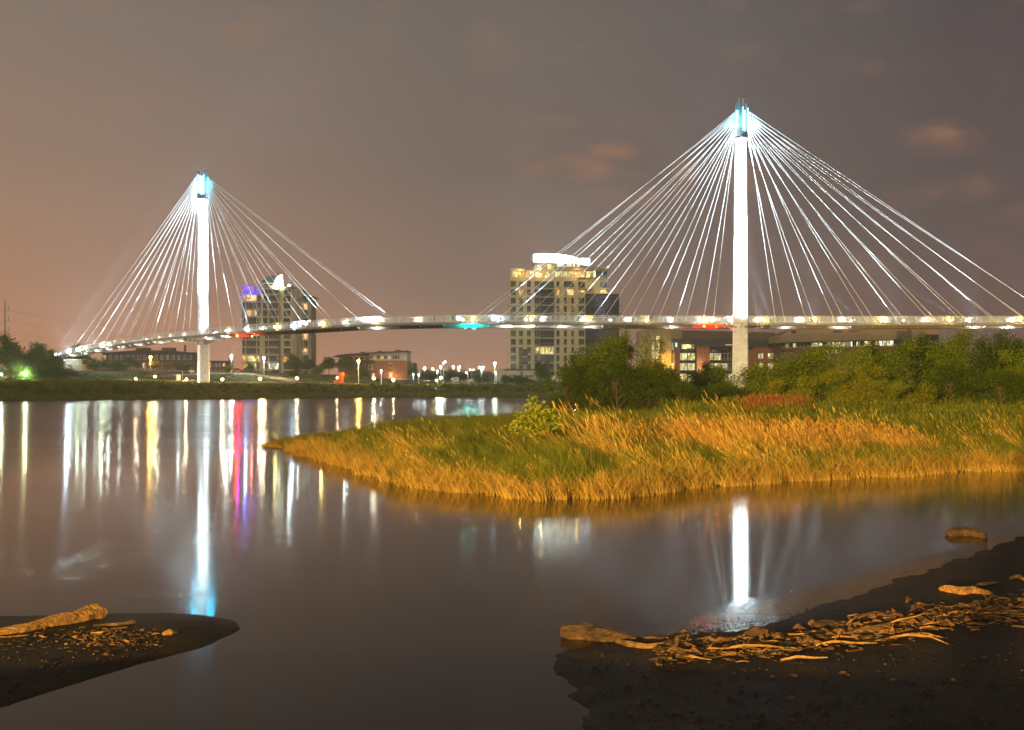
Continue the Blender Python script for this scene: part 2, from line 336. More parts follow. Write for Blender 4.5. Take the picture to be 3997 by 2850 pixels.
cq = math_n(nt, 'SUBTRACT', 1.0, math_n(nt, 'ABSOLUTE', math_n(nt, 'MULTIPLY', cw, 0.9)), True)
cq = math_n(nt, 'MULTIPLY', cq, ramp(nt, math_n(nt, 'MULTIPLY', math_n(nt, 'ADD', sp.outputs[0], 40.0), 1/30), [(0.0, (1, 1, 1, 1)), (.8, (.8, .8, .8, 1)), (.9, (0, 0, 0, 1))]).outputs[0])
st = math_n(nt, 'ADD', st, math_n(nt, 'MULTIPLY', cq, 1.0), True)
bp = nn(nt, 'ShaderNodeBump', Distance=0.012); lk(nt, st, bp.inputs['Strength']); lk(nt, n2.outputs['Fac'], bp.inputs['Height']); lk(nt, bp.outputs[0], b.inputs['Normal'])

def ground_mat(name, c1, c2, c3, s=0.25, rough=0.95, bump=0.3):
    m = bpy.data.materials.new(name); m.use_nodes = True; nt = m.node_tree; b = nt.nodes['Principled BSDF']; b.inputs['Roughness'].default_value = rough
    b.inputs['Specular IOR Level'].default_value = 0.22
    t = nt.nodes.new('ShaderNodeNewGeometry')
    n = nn(nt, 'ShaderNodeTexNoise', Scale=s, Detail=8.0, Roughness=0.65); lk(nt, t.outputs['Position'], n.inputs['Vector'])
    r = ramp(nt, n.outputs['Fac'], [(0.32, (*c1, 1)), (0.5, (*c2, 1)), (0.68, (*c3, 1))]); lk(nt, r.outputs[0], b.inputs['Base Color'])
    n2 = nn(nt, 'ShaderNodeTexNoise', Scale=s*30, Detail=5.0); lk(nt, t.outputs['Position'], n2.inputs['Vector'])
    bp = nn(nt, 'ShaderNodeBump', Strength=bump, Distance=0.03); lk(nt, n2.outputs['Fac'], bp.inputs['Height']); lk(nt, bp.outputs[0], b.inputs['Normal']); return m
M['mud'] = ground_mat('wet_mud', (0.006, 0.0045, 0.003), (0.010, 0.007, 0.004), (0.018, 0.012, 0.006), 1.4, 0.6, 0.8)
M['sandbar'] = ground_mat('wet_sand', (0.008, 0.006, 0.004), (0.012, 0.009, 0.005), (0.02, 0.014, 0.007), 0.9, 0.5, 0.25)
M['soil'] = ground_mat('meadow_soil', (0.03, 0.03, 0.012), (0.045, 0.04, 0.016), (0.07, 0.05, 0.02), 0.3)
M['lawn'] = ground_mat('city_ground', (0.035, 0.06, 0.015), (0.05, 0.085, 0.02), (0.07, 0.1, 0.028), 0.06)
M['path'] = mat('path_concrete', (0.42, 0.36, 0.28), 0.85, scale=0.4)
M['brickpath'] = mat('plaza_paving', (0.25, 0.1, 0.06), 0.85, scale=0.4)

# ------------------------------------------------------------------ ground and water
def seg_dist(X, Y, poly):
    d = np.full(X.shape, 1e9); ins = np.zeros(X.shape, bool); n = len(poly)
    for i in range(n):
        x0, y0 = poly[i]; x1, y1 = poly[(i+1) % n]; dx, dy = x1-x0, y1-y0
        t = np.clip(((X-x0)*dx+(Y-y0)*dy)/(dx*dx+dy*dy+1e-12), 0, 1)
        d = np.minimum(d, np.hypot(X-x0-t*dx, Y-y0-t*dy))
        c = ((y0 > Y) != (y1 > Y)) & (X < (x1-x0)*(Y-y0)/((y1-y0) if y1 != y0 else 1e-9)+x0); ins ^= c
    return np.where(ins, d, -d)
def vnoise(X, Y, s, seed=0):
    f = np.zeros(X.shape); a = 1.0; tot = 0
    r = np.random.default_rng(seed+100)
    for o in range(4):
        for k in range(5):
            th = r.uniform(0, 2*np.pi); ph = r.uniform(0, 6.28, 2); w = 2*np.pi/s*(1.9**o)*r.uniform(0.7, 1.3)
            f += a*np.sin(w*(X*np.cos(th)+Y*np.sin(th))+ph[0]+1.3*np.sin(w*0.37*(Y*np.cos(th)-X*np.sin(th))+ph[1]))/5
        tot += a; a *= 0.55
    return f/tot*1.6
PEN = [(-15.6, 65), (-13.5, 62), (-11, 55.5), (-8, 49), (-5.4, 43), (-4, 39.5), (-1.5, 36.5), (1, 34.7), (3.5, 34.9), (6.5, 38.5), (10, 40.5), (13, 42), (16, 43),
       (20, 45.5), (23.6, 47), (32, 50), (60, 60), (140, 85), (260, 200), (260, 260), (60, 250), (30, 235), (24, 190), (20, 150), (14, 125), (8, 112), (0, 100), (-6, 92), (-10, 84), (-14, 74)]
BEACH = [(0.55, 14.9), (1.2, 15.35), (2.4, 15.8), (3.6, 16.2), (4.7, 17.1), (7, 19.6), (9.6, 22.4), (13.2, 26.4), (20, 34), (30, 40), (60, 46), (60, -30), (-60, -30), (-60, 4), (-8, 5), (-3, 7.2), (0.2, 9.5), (0.9, 11.5), (0.7, 13.4)]
BAR = [(-4.3, 16.3), (-4.55, 16.9), (-5.0, 17.25), (-5.7, 17.45), (-6.8, 17.45), (-8.2, 17.2), (-12, 16.9), (-24, 17), (-24, 10), (-9, 10.2), (-6.6, 11.4), (-5.9, 12.8), (-5.2, 14.2), (-4.6, 15.3)]
def h_pen(X, Y):
    s = seg_dist(X, Y, PEN)+vnoise(X, Y, 4, 3)*0.6
    base = np.where(s > 0, 0.30*(1-np.exp(-s/0.8))+0.9*np.clip((s-4)/25, 0, 1), s*0.4)
    rise = np.clip((Y-95)/60, 0, 1)*np.clip((X-20)/20, 0, 1)*2.0
    return base+np.where(s > 2, rise, 0)+vnoise(X, Y, 9, 4)*0.1*np.clip(s, 0, 1)
def h_beach(X, Y):
    s = seg_dist(X, Y, BEACH)+vnoise(X, Y, 1.6, 5)*0.2+vnoise(X, Y, .6, 15)*0.025
    s2 = seg_dist(X, Y, BAR)+vnoise(X, Y, 5, 6)*0.08+vnoise(X, Y, .5, 16)*0.03*np.clip((16.2-Y)*2, 0, 1)
    a = np.where(s > 0, 0.10*(1-np.exp(-s/0.5))+s*0.035, s*0.16)+vnoise(X, Y, 0.7, 7)*0.014+vnoise(X, Y, 0.28, 17)*0.008
    b = np.where(s2 > 0, 0.19*(1-np.exp(-s2/0.55))+vnoise(X, Y, 1.1, 8)*0.006+vnoise(X, Y, .35, 18)*0.003, s2*0.5)
    return np.maximum(a, b)
SHX = np.array([-400, -150, -122, -99, -73.6, -25.7, 7.6, 60, 120, 400.]); SHY = np.array([225, 240, 244, 256, 268, 297, 301, 306, 312, 330.])
def shore(X): return np.interp(X, SHX, SHY)
def h_far(X, Y):
    d = Y-shore(X)+vnoise(X, Y, 14, 9)*1.2
    hi = np.interp(X, [-200, -95, -55, -35, 400], [8.6, 8.2, 7.2, 5.0, 4.9])
    bank = np.interp(d, [-6, 0, 3, 14, 24], [-1.5, 0.05, 0.6, 2.6, 3.75])
    inl = np.clip((d-26)/75, 0, 1); inl = inl*inl*(3-2*inl)
    z = bank+(hi-3.75)*inl
    z = z+vnoise(X, Y, 18, 10)*0.18*np.clip(d/10, 0, 1)*(1-0.7*inl)
    return z
def grid(name, x0, x1, y0, y1, nx, ny, fn, m, kind='structure'):
    X, Y = np.meshgrid(np.linspace(x0, x1, nx), np.linspace(y0, y1, ny))
    Z = fn(X, Y); V = np.stack([X, Y, Z], -1).reshape(-1, 3)
    i = np.arange((ny-1)*nx).reshape(ny-1, nx)[:, :-1].ravel()
    F = np.stack([i, i+1, i+nx+1, i+nx], 1)
    return tag(link(name, npmesh(name, V, F, m, True)), kind=kind)
tag(MB().add([(-3000, -60, 0), (3000, -60, 0), (3000, 340, 0), (-3000, 340, 0)], [(0, 1, 2, 3)]).build('river_water', M['water']), kind='structure')
grid('beach', -24, 36, 4, 42, 420, 300, h_beach, M['mud'])
grid('meadow_ground', -20, 260, 30, 262, 281, 233, h_pen, M['soil'])
grid('far_bank_ground', -400, 400, 222, 700, 321, 240, h_far, M['lawn'])
tag(MB().add([(-3500, 690, 4.6), (3500, 690, 4.6), (3500, 5200, 4.0), (-3500, 5200, 4.0)], [(0, 1, 2, 3)]).build('distant_land', M['lawn']), kind='structure')
tag(MB().add([(-3500, -300, 0.9), (3500, -300, 0.9), (3500, 2, 1.5), (-3500, 2, 1.5)], [(0, 1, 2, 3)]).build('near_bank_ground', M['mud']), kind='structure')
def HF(x, y): return float(h_far(np.array([x], float), np.array([y], float))[0])
def HP(x, y): return float(h_pen(np.array([x], float), np.array([y], float))[0])
_bx, _by = np.linspace(-24, 36, 601), np.linspace(4, 42, 381); _bz = h_beach(*np.meshgrid(_bx, _by))
def HB(x, y):
    i = min(max((x+24)*10, 0), 599); j = min(max((y-4)*10, 0), 379); a, b = int(i), int(j); u, v = i-a, j-b
    return float(_bz[b, a]*(1-u)*(1-v)+_bz[b, a+1]*u*(1-v)+_bz[b+1, a]*(1-u)*v+_bz[b+1, a+1]*u*v)

def ribbon(name, pts, w, m, lift=0.05, fn=HF):
    """a path laid on the ground"""
    V = []; F = []; n = 0
    fine = []
    for a, b in zip(pts[:-1], pts[1:]):
        k = max(2, int(math.hypot(b[0]-a[0], b[1]-a[1])/2))
        fine += [(a[0]+(b[0]-a[0])*t/k, a[1]+(b[1]-a[1])*t/k) for t in range(k)]
    fine.append(pts[-1])
    for i, p in enumerate(fine):
        q = fine[min(i+1, len(fine)-1)]; r_ = fine[max(i-1, 0)]; d = Vector((q[0]-r_[0], q[1]-r_[1])).normalized()
        for s in (-w/2, -w/4, 0, w/4, w/2):
            x, y = p[0]-d.y*s, p[1]+d.x*s; V.append((x, y, fn(x, y)+lift))
    for i in range(len(fine)-1):
        for k in range(4): F.append((i*5+k, i*5+k+1, i*5+5+k+1, i*5+5+k))
    return tag(npobj(name, V, F, m), kind='structure')
def npobj(name, V, F, m, parent=None, smooth=True):
    return link(name, npmesh(name, V, F, m, smooth), parent)

# ------------------------------------------------------------------ the footbridge
CTRL = [(5600, 1268, 240), (5000, 1268, 234), (4500, 1267, 230), (4000, 1267, 229), (3400, 1268, 228), (2898, 1267, 228.5), (2400, 1266, 228), (2000, 1263.5, 226.5), (1650, 1266, 228),
        (1450, 1271, 232), (1290, 1280, 238), (1140, 1289, 248), (1000, 1298, 262), (880, 1307, 276), (787, 1316, 287), (640, 1328, 306), (500, 1347, 328), (400, 1362, 345), (320, 1377, 360), (238, 1394, 378)]
CP = [P(*c) for c in CTRL]
path = []
for i in range(len(CP)-1):
    p0, p1, p2, p3 = CP[max(i-1, 0)], CP[i], CP[i+1], CP[min(i+2, len(CP)-1)]
    for k in range(40):
        t = k/40
        path.append(0.5*((2*p1)+(p2-p0)*t+(2*p0-5*p1+4*p2-p3)*t*t+(3*p1-p0-3*p2+p3)*t**3))
path.append(CP[-1])
path = np.array([tuple(p) for p in path])
for _ in range(60): path[1:-1] = 0.25*path[:-2]+0.5*path[1:-1]+0.25*path[2:]
arc = np.concatenate([[0], np.cumsum(np.linalg.norm(np.diff(path, axis=0), axis=1))])
LEN = arc[-1]
def at(s, off=0.0, dz=0.0):
    """point on the deck: s metres along it from the right, off metres away from the viewer's side"""
    p = np.array([np.interp(s, arc, path[:, k]) for k in range(3)]); q = np.array([np.interp(min(s+0.5, LEN), arc, path[:, k]) for k in range(2)])-np.array([np.interp(max(s-0.5, 0), arc, path[:, k]) for k in range(2)])
    q = q/np.linalg.norm(q); n = np.array([q[1], -q[0]])   # points away from the camera side (path runs right to left)
    return Vector((p[0]+n[0]*off, p[1]+n[1]*off, p[2]+dz))
pxs = CX+FOC*path[:, 0]/path[:, 1]
def s_of(px): return float(np.interp(-px, -pxs, arc))
if at(s_of(2000), 1).y < at(s_of(2000), 0).y: _at = at; at = lambda s, off=0.0, dz=0.0: _at(s, -off, dz)
HW = 2.6
bridge = thing('footbridge', 'white cable-stayed footbridge curving over the river between two floodlit pylons', 'bridge', (0, 0, 0))
def sweep(name, prof, m, s0=0, s1=None, step=2.0, parent=bridge):
    s1 = LEN if s1 is None else s1; n = int((s1-s0)/step)+1; k = len(prof); V = []; F = []
    for i in range(n+1):
        s = s0+(s1-s0)*i/n
        for o, z in prof: V.append(tuple(at(s, o, z)))
    for i in range(n):
        for j in range(k): F.append((i*k+j, i*k+(j+1) % k, (i+1)*k+(j+1) % k, (i+1)*k+j))
    F0 = np.array(F)
    o = npobj(name, V, F0, m, parent, False); return o
sweep('deck_slab', [(-HW, -0.12), (-HW, 0.42), (-HW+0.25, 0.42), (-HW+0.25, 0.3), (HW-0.25, 0.3), (HW-0.25, 0.42), (HW, 0.42), (HW, -0.12)], M['deck'])
sweep('edge_girder', [(-HW-0.12, -0.42), (-HW-0.12, 0.22), (-HW+0.1, 0.22), (-HW+0.1, -0.42)], M['girder'])
sweep('edge_girder', [(HW-0.1, -0.42), (HW-0.1, 0.22), (HW+0.12, 0.22), (HW+0.12, -0.42)], M['girder'])
sweep('box_girder', [(-0.9, -0.95), (-1.3, -0.125), (1.3, -0.125), (0.9, -0.95)], M['girder'])
# cross ribs under the deck, tapering to the edge
ribm = None; s = 2.0
while s < LEN:
    p = at(s, 0, 0); q = at(s+0.5, 0, 0); a = math.atan2(q.y-p.y, q.x-p.x)
    if ribm is None:
        mb = MB(); vs = []
        for y, z0 in ((-HW+0.11, -0.3), (-0.6, -0.9), (0.6, -0.9), (HW-0.11, -0.3)):
            vs += [(-0.12, y, z0), (0.12, y, z0), (0.12, y, -0.13), (-0.12, y, -0.13)]
        fs = [(0, 1, 2, 3), (15, 14, 13, 12)]
        for i in range(3):
            for j in range(4): fs.append((i*4+j, (i+1)*4+j, (i+1)*4+(j+1) % 4, i*4+(j+1) % 4))
        ribm = mb.add(vs, fs).mesh('cross_rib', M['steel_white'])
    link('cross_rib', ribm, bridge, p, (0, 0, a)); s += 5.0
# railings: near side panel by panel, far side in one run
STEP = 2.1
pm = MB()
pm.box(-0.05, 0.05, -0.05, 0.05, 0.42, 1.72).box(0.05, STEP-0.05, -0.05, 0.03, 1.66, 1.76).box(0.05, STEP-0.05, -0.02, 0.02, 0.5, 0.56)
for k in range(9): pm.box(0.05, STEP-0.05, -0.012, 0.012, 0.62+k*0.115, 0.655+k*0.115)
pmesh = pm.mesh('railing_panel', M['steel_white'])
n_p = int(LEN/STEP)-1
for i in range(n_p):
    s = i*STEP; p = at(s, -HW+0.12); q = at(s+STEP, -HW+0.12); a = math.atan2(q.y-p.y, q.x-p.x)
    o = link('railing_panel', pmesh, bridge, p, (0, -math.asin((q.z-p.z)/(q-p).length), a), ((q-p).length/STEP, 1, 1))
pf = MB()
for i in range(n_p):
    s = i*STEP; p = at(s, HW-0.12); q = at(s+STEP, HW-0.12); d = (q-p)
    for z0, z1, w in ((1.66, 1.76, 0.05), (0.5, 0.56, 0.02)):
        pf.add([(p.x, p.y-w, p.z+z0), (q.x, q.y-w, q.z+z0), (q.x, q.y-w, q.z+z1), (p.x, p.y-w, p.z+z1), (p.x, p.y+w, p.z+z0), (q.x, q.y+w, q.z+z0), (q.x, q.y+w, q.z+z1), (p.x, p.y+w, p.z+z1)], [(0, 1, 2, 3), (5, 4, 7, 6), (3, 2, 6, 7), (1, 0, 4, 5)])
    for k in range(9):
        z0 = 0.62+k*0.115; pf.add([(p.x, p.y, p.z+z0), (q.x, q.y, q.z+z0), (q.x, q.y, q.z+z0+0.035), (p.x, p.y, p.z+z0+0.035)], [(0, 1, 2, 3)])
    pf.box(p.x-0.05, p.x+0.05, p.y-0.05, p.y+0.05, p.z+0.42, p.z+1.72)
tag(pf.build('far_railing', M['steel_white'], bridge), kind='stuff')

# pylons: three-cornered shafts under a lit anchor head
def make_pylon(px, D, ztop, base_z, rot, w_top, w_base, zhead, zshaft):
    x, y = PX(px, D), D
    py = link('pylon', None, bridge, (x, y, 0), (0, 0, rot))
    # shaft: kite plan with blunt edges, widest at the foot
    prof = [(-0.50, 0.30), (-0.50, 0.16), (-0.04, -0.46), (0.06, -0.46), (0.50, 0.16), (0.50, 0.30), (0.1, 0.5), (-0.1, 0.5)]
    V = []; F = []; k = len(prof); n = 14
    for i in range(n+1):
        t = i/n; z = base_z+(zshaft-base_z)*t; w = w_base+(w_top-w_base)*(t**0.8)
        for a, b in prof: V.append((a*w, b*w, z))
    for i in range(n):
        for j in range(k): F.append((i*k+j, i*k+(j+1) % k, (i+1)*k+(j+1) % k, (i+1)*k+j))
    mb = MB().add(V, F+[tuple(n*k+j for j in range(k))]); mb.build('shaft', M['white_paint'], py)
    for t in (0.3, 0.42, 0.54, 0.66, 0.78, 0.9):   # joint bands
        z = base_z+(zshaft-base_z)*t; w = (w_base+(w_top-w_base)*(t**0.8))*1.012
        b = MB(); b.add([(a*w, c*w, z) for a, c in prof]+[(a*w, c*w, z+0.12) for a, c in prof], [(j, (j+1) % k, k+(j+1) % k, k+j) for j in range(k)])
        b.build('joint_band', M['galv'], py)
    # maintenance ladder up the left face
    lw = MB()
    zz = base_z+20
    while zz < zshaft-1:
        t = (zz-base_z)/(zshaft-base_z); w = w_base+(w_top-w_base)*(t**0.8)
        cx_, cy_ = -0.30*w, -0.14*w-0.08
        lw.box(cx_-0.22, cx_+0.22, cy_-0.06, cy_+0.02, zz, zz+0.16); zz += 0.9
    lw.build('ladder', M['galv'], py)
    # head: two curved anchor plates with a lit core
    hw = w_top*0.5
    for sgn in (-1, 1):
        ring = []
        for i in range(9):
            t = i/8; z = zshaft+0.6+(ztop-zshaft-0.6)*t
            ring.append(z)
        b = MB(); V = []; F = []
        for i, z in enumerate(ring):
            e = 0.0 if i < 7 else (0.10*(i-6))
            xo, xi = sgn*(hw*1.02-e*0.6), sgn*hw*0.62
            for a, c in ((xi, -hw*0.72+e), (xo, -hw*0.62+e), (xo, hw*0.62-e), (xi, hw*0.72-e)): V.append((a, c, z))
        for i in range(8):
            for j in range(4): F.append((i*4+j, i*4+(j+1) % 4, (i+1)*4+(j+1) % 4, (i+1)*4+j))
        F += [(3, 2, 1, 0), (32, 33, 34, 35)]
        b.add(V, F).build('anchor_plate', M['head_steel'], py)
    MB().box(-hw*0.60, hw*0.60, -hw*0.35, hw*0.35, zshaft+1.7, ztop-1.6).build('light_core', M['led_white'], py)
    nr = 10
    for i in range(nr+1):
        z = zshaft+1.6+(ztop-3.2-zshaft)*i/nr
        b = MB(); b.box(-hw*0.61, -hw*0.12, -hw*0.66, -hw*0.36, z, z+0.13)
        b.add([(-hw*0.61, -hw*0.5, z+0.13), (-hw*0.61, -hw*0.36, z+0.13), (-hw*0.3, -hw*0.36, z+0.13), (-hw*0.61, -hw*0.4, z+0.6)], [(0, 2, 3), (0, 1, 2), (1, 3, 2), (0, 3, 1)])
        b.build('anchor_rib', M['steel_white'], py)
    for sgn in (-1, 1):
        MB().box(sgn*hw*0.66-0.07, sgn*hw*0.66+0.07, -hw*0.95, -hw*0.74, zshaft+1.8, ztop-1.2).build('led_strip', M['led_cyan'], py)
        MB().box(sgn*hw*1.10-0.05, sgn*hw*1.10+0.05, -hw*0.2, hw*0.2, zshaft+2.2, ztop-1.8).build('led_strip', M['led_cyan'], py)
    b = MB(); b.box(-hw*1.05, hw*1.05, -hw*0.9, hw*0.9, zshaft+0.003, zshaft+0.25)
    b.build('head_platform', M['galv'], py)
    g = MB()
    for z in (zshaft+0.62, zshaft+1.2):
        for kx in range(5):
            xx = -hw*0.5+kx*hw*0.25; g.box(xx-0.07, xx+0.07, -hw*0.8, -hw*0.7, z, z+0.42)
    g.build('louvre_bars', M['dark_metal'], py)
    for xx, hh in ((-0.75, 1.2), (-0.45, 0.4), (0.2, 0.7), (0.55, 1.1)):
        MB().tube([(xx*hw, 0, ztop-1.7), (xx*hw, 0, ztop+hh)], 0.045, 5).build('antenna_rod', M['steel_white'], py)
    for k_, (a, c) in enumerate(((-hw-0.9, -1.2), (hw+0.9, -1.2), (-hw-0.9, 1.2), (hw+0.9, 1.2))):
        ld = bpy.data.lights.new('head_glow', 'POINT'); ld.energy = 850; ld.color = (0.01, 0.62, 1.0); ld.shadow_soft_size = 0.3
        link('head_glow', ld, py, (a, c, zshaft+3.5+k_*0.7))
    return py
ZT_L, ZH_L = PZ(667, 292), PZ(781, 292)
ZT_R, ZH_R = PZ(402, 222), PZ(545, 222)
pyL = make_pylon(789.5, 292, ZT_L, -1.0, R(-4), 2.75, 3.55, ZT_L, ZH_L)
pyR = make_pylon(2894, 222, ZT_R, 0.0, R(38), 2.5, 3.85, ZT_R, ZH_R)
# outrigger struts tie the pylons to the deck
def outrigger(sp, off, target):
    a = at(sp, off, -0.45); t = Vector(target); b = MB(); d = (t-a); d.z = 0; L = d.length; d.normalize(); n = Vector((-d.y, d.x, 0))*0.35
    vs = [a+n, a-n, a-n+Vector((0, 0, -0.35)), a+n+Vector((0, 0, -0.35)), t+n, t-n, t-n+Vector((0, 0, -1.6)), t+n+Vector((0, 0, -1.6))]
    b.add(vs, [(0, 1, 2, 3), (7, 6, 5, 4), (0, 4, 5, 1), (1, 5, 6, 2), (2, 6, 7, 3), (3, 7, 4, 0)]); return b.build('outrigger_arm', M['girder'], bridge)
outrigger(s_of(2975), -HW, (PX(2915, 223), 223.4, 16.6)); outrigger(s_of(2835), -HW, (PX(2880, 223), 223.4, 16.6))
outrigger(s_of(722), HW, (PX(775, 291), 290.8, 16.6)); outrigger(s_of(850), HW, (PX(800, 291), 290.8, 16.6))

# stay cables
def cable(p, q):
    mb = MB(); mb.tube([p, q], 0.045, 5, cap=False); o = mb.build('stay_cable', M['cable'], bridge)
    d = (q-p).normalized(); sh = MB(); sh.tube([p-d*0.5, p+d*1.6], 0.13, 6); sh.build('anchor_sleeve', M['steel_white'], o)
def stays(px, D, rot, w, zlo, zhi, anchors, side, off, row):
    n = len(anchors)
    for i, a in enumerate(anchors):      # nearest first, lowest on the head
        z = zlo+(zhi-zlo)*(i/(n-1))
        lx, ly = side*w*0.5, row*w*0.3
        top = Vector((PX(px, D)+lx*math.cos(rot)-ly*math.sin(rot), D+lx*math.sin(rot)+ly*math.cos(rot), z))
        cable(at(a, off, 0.35), top)
F_, B_ = -HW-0.05, HW+0.05
zl, zh = ZH_R+2.0, ZT_R-2.0
stays(2894, 222, 0, 2.5, zl, zh, [s_of(p_) for p_ in (2849, 2734, 2625, 2516, 2406, 2293, 2183, 2085, 1970, 1864)], -1, F_, -1)
stays(2894, 222, 0, 2.5, zl-0.4, zh-0.4, [s_of(p_) for p_ in (2791, 2680, 2570, 2460, 2350, 2238, 2132, 2030, 1925, 1820)], -1, B_, 1)
stays(2894, 222, 0, 2.5, zl, zh, [s_of(p_) for p_ in (3016, 3137, 3248, 3368, 3490, 3616, 3740, 3864, 3990, 4115)], 1, F_, -1)
stays(2894, 222, 0, 2.5, zl-0.4, zh-0.4, [s_of(p_) for p_ in (3076, 3196, 3318, 3438, 3562, 3688, 3812, 3930, 4055, 4180)], 1, B_, 1)
zl, zh = ZH_L+1.5, ZT_L-1.8
sL = s_of(789)
s_r = [s_of(1572)+(sL-9-s_of(1572))*(1-k/9) for k in range(10)]
s_l = [sL+7+(s_of(306)-sL-7)*(k/9) for k in range(10)]
stays(789.5, 292, 0, 2.7, zl, zh, s_r, 1, F_, -1); stays(789.5, 292, 0, 2.7, zl-0.4, zh-0.4, [v+3.0 for v in s_r], 1, B_, 1)
stays(789.5, 292, 0, 2.7, zl, zh, s_l, -1, F_, -1); stays(789.5, 292, 0, 2.7, zl-0.4, zh-0.4, [v-3.0 for v in s_l], -1, B_, 1)

# floods standing on the deck edge: the housing, its lens and the beam
def aim(loc, tgt):
    return (Vector(tgt)-Vector(loc)).to_track_quat('-Z', 'Y').to_euler()
def spot(name, loc, tgt, power, ang, col, parent, blend=0.5, r=0.15):
    ld = bpy.data.lights.new(name, 'SPOT'); ld.energy = power*(PWR if name == 'beam' else 1); ld.spot_size = R(ang); ld.spot_blend = blend; ld.color = col; ld.shadow_soft_size = r
    return link(name, ld, parent, loc, aim(loc, tgt))
housing = MB().box(-0.28, 0.28, -0.22, 0.22, 0, 0.42).box(-0.06, 0.06, -0.06, 0.06, -0.42, 0).mesh('floodlight', M['galv'])
def bulbmesh(name, r, m): return MB().ball((0, 0, 0), r, 0, 8, 5).mesh(name, m)
COOL = (0.74, 0.92, 1.0); PWR = 0.5
def beam_flood(px, off, tgt, power, ang, col=COOL, lens=None, lr=0.3):
    s = s_of(px); p = at(s, off, 0.7)
    h = link('floodlight', housing, bridge, p)
    d = (Vector(tgt)-p).normalized()
    spot('beam', p+d*0.9+Vector((0, 0, 0.5)), tgt, power, ang, col, bridge, r=0.12)
    if lens: link('lens', bulbmesh('lens', lr, M[lens]), h, (0, -0.3, 0.35))
topR = (PX(2894, 222), 222, ZT_R-4); topL = (PX(789, 292), 292, ZT_L-4)
def midp(t, f): return (t[0], t[1], 17+(t[2]-17)*f*0.88)
for px, f, pw, an in ((2725, 0.55, 330e3, 20), (2990, 0.5, 300e3, 24), (3320, 0.8, 500e3, 11), (3700, 0.95, 700e3, 8), (2460, 0.8, 500e3, 11), (2290, 0.95, 600e3, 8), (2085, 0.98, 700e3, 7), (3540, 0.9, 500e3, 9)):
    beam_flood(px, -HW-0.9, midp(topR, f), pw, an)
for px, f, pw, an in ((700, 0.5, 300e3, 22), (880, 0.5, 300e3, 22), (600, 0.75, 400e3, 14), (400, 0.93, 700e3, 8), (262, 1.0, 900e3, 7), (1000, 0.7, 400e3, 14), (1180, 0.9, 600e3, 9), (1400, 1.0, 700e3, 7)):
    beam_flood(px, -HW-0.9, midp(topL, f), pw, an)
# the flood brackets in front of the right pylon, and beside the left one
for (bx, by, bz), tp, pw in (((PX(2975, 214), 214.5, 16.0), topR, 420e3), ((PX(2830, 214), 214.5, 16.0), topR, 200e3), ((PX(845, 284), 283, 16.4), topL, 420e3), ((PX(760, 284), 282, 16.4), topL, 160e3)):
    bk = MB().box(bx-0.3, bx+0.3, by-0.25, by+0.25, bz-0.3, bz+0.15).build('floodlight', M['galv'], bridge)
    ax = at(s_of(CX+FOC*bx/by), -HW, -0.3)
    MB().tube([(bx, by+0.2, bz-0.2), ax], 0.12, 5).build('bracket', M['dark_metal'], bk)
    spot('beam', (bx, by, bz+0.5), midp(tp, 0.62), pw, 44, COOL, bridge, 0.9)

# grazing floods added under each shaft to whiten it and its reflection
for tp, sg in ((topL, -1), (topR, -1)):
    spot('beam', (tp[0]+2.2, tp[1]-8.0, 17.4), (tp[0], tp[1], 27), 9e4, 95, COOL, bridge, 1.0)  # added wide spot without housing, softens the tone step above the deck
    for dx, fz in ((-4.5, 34), (-1.6, 50), (1.6, 44), (4.5, 38)):
        fx, fy = tp[0]+dx, tp[1]-7.5
        h = link('floodlight', housing, bridge, (fx, fy, 16.3)); MB().tube([(0, 0.2, -0.2), (-dx*0.7, 6.2, -0.1)], 0.1, 5).build('bracket', M['dark_metal'], h)
        spot('beam', (fx, fy, 17.1), (tp[0], tp[1], fz), 2.6e6, 13, COOL, bridge, 1.0)
# extra spots aimed past the pylons, added so flood beams show in the damp air
def sky_beam(px, tx, ty, D, power, ang):
    p = at(s_of(px), -HW-0.9, 0.9); link('floodlight', housing, bridge, p-Vector((0, 0, 0.2))); spot('sky_beam', p+Vector((0, 0, 0.6)), P(tx, ty, D), power*(1.3 if px < 500 else 3.5), ang, (0.7, 0.85, 1.0), bridge, 0.6, 0.1)
for a_ in ((250, 770, 640, 300, 2.2e6, 5), (405, 770, 730, 296, 1.4e6, 4.5), (692, 740, 1100, 290, 4e5, 6), (1000, 900, 1150, 270, 3e5, 6), (2722, 2745, 1050, 222, 5e5, 5), (2988, 2925, 1020, 222, 5e5, 6), (3322, 3215, 1120, 223, 5e5, 6), (1955, 2040, 1170, 222, 4e5, 6), (2130, 2250, 1080, 222, 4e5, 6), (3700, 3500, 1100, 222, 5e5, 5)): sky_beam(*a_)
# wider floods added to brighten the stays evenly, set toward the camera
def wash(px, x, y, z, power):
    p = at(s_of(px), -HW-0.9, 0.7); h = link('floodlight', housing, bridge, p)
    spot('beam', p+Vector((0, -2.2, -0.4)), (x, y, z), power, 75, COOL, bridge, 1.0)
for px, x_ in ((2020, 2250), (2330, 2450), (2640, 2700), (3150, 3080), (3460, 3300), (3770, 3500), (4080, 3800)): wash(px, PX(x_, 224), 222, 52, 190e3)
for px, x_ in ((1500, 1300), (1240, 1100), (1000, 940)): wash(px, PX(x_, 262), 268, 50, 200e3)
for px, x_ in ((660, 700), (520, 600), (400, 500), (310, 420)): wash(px, PX(x_, 310), 308, 50, 170e3)

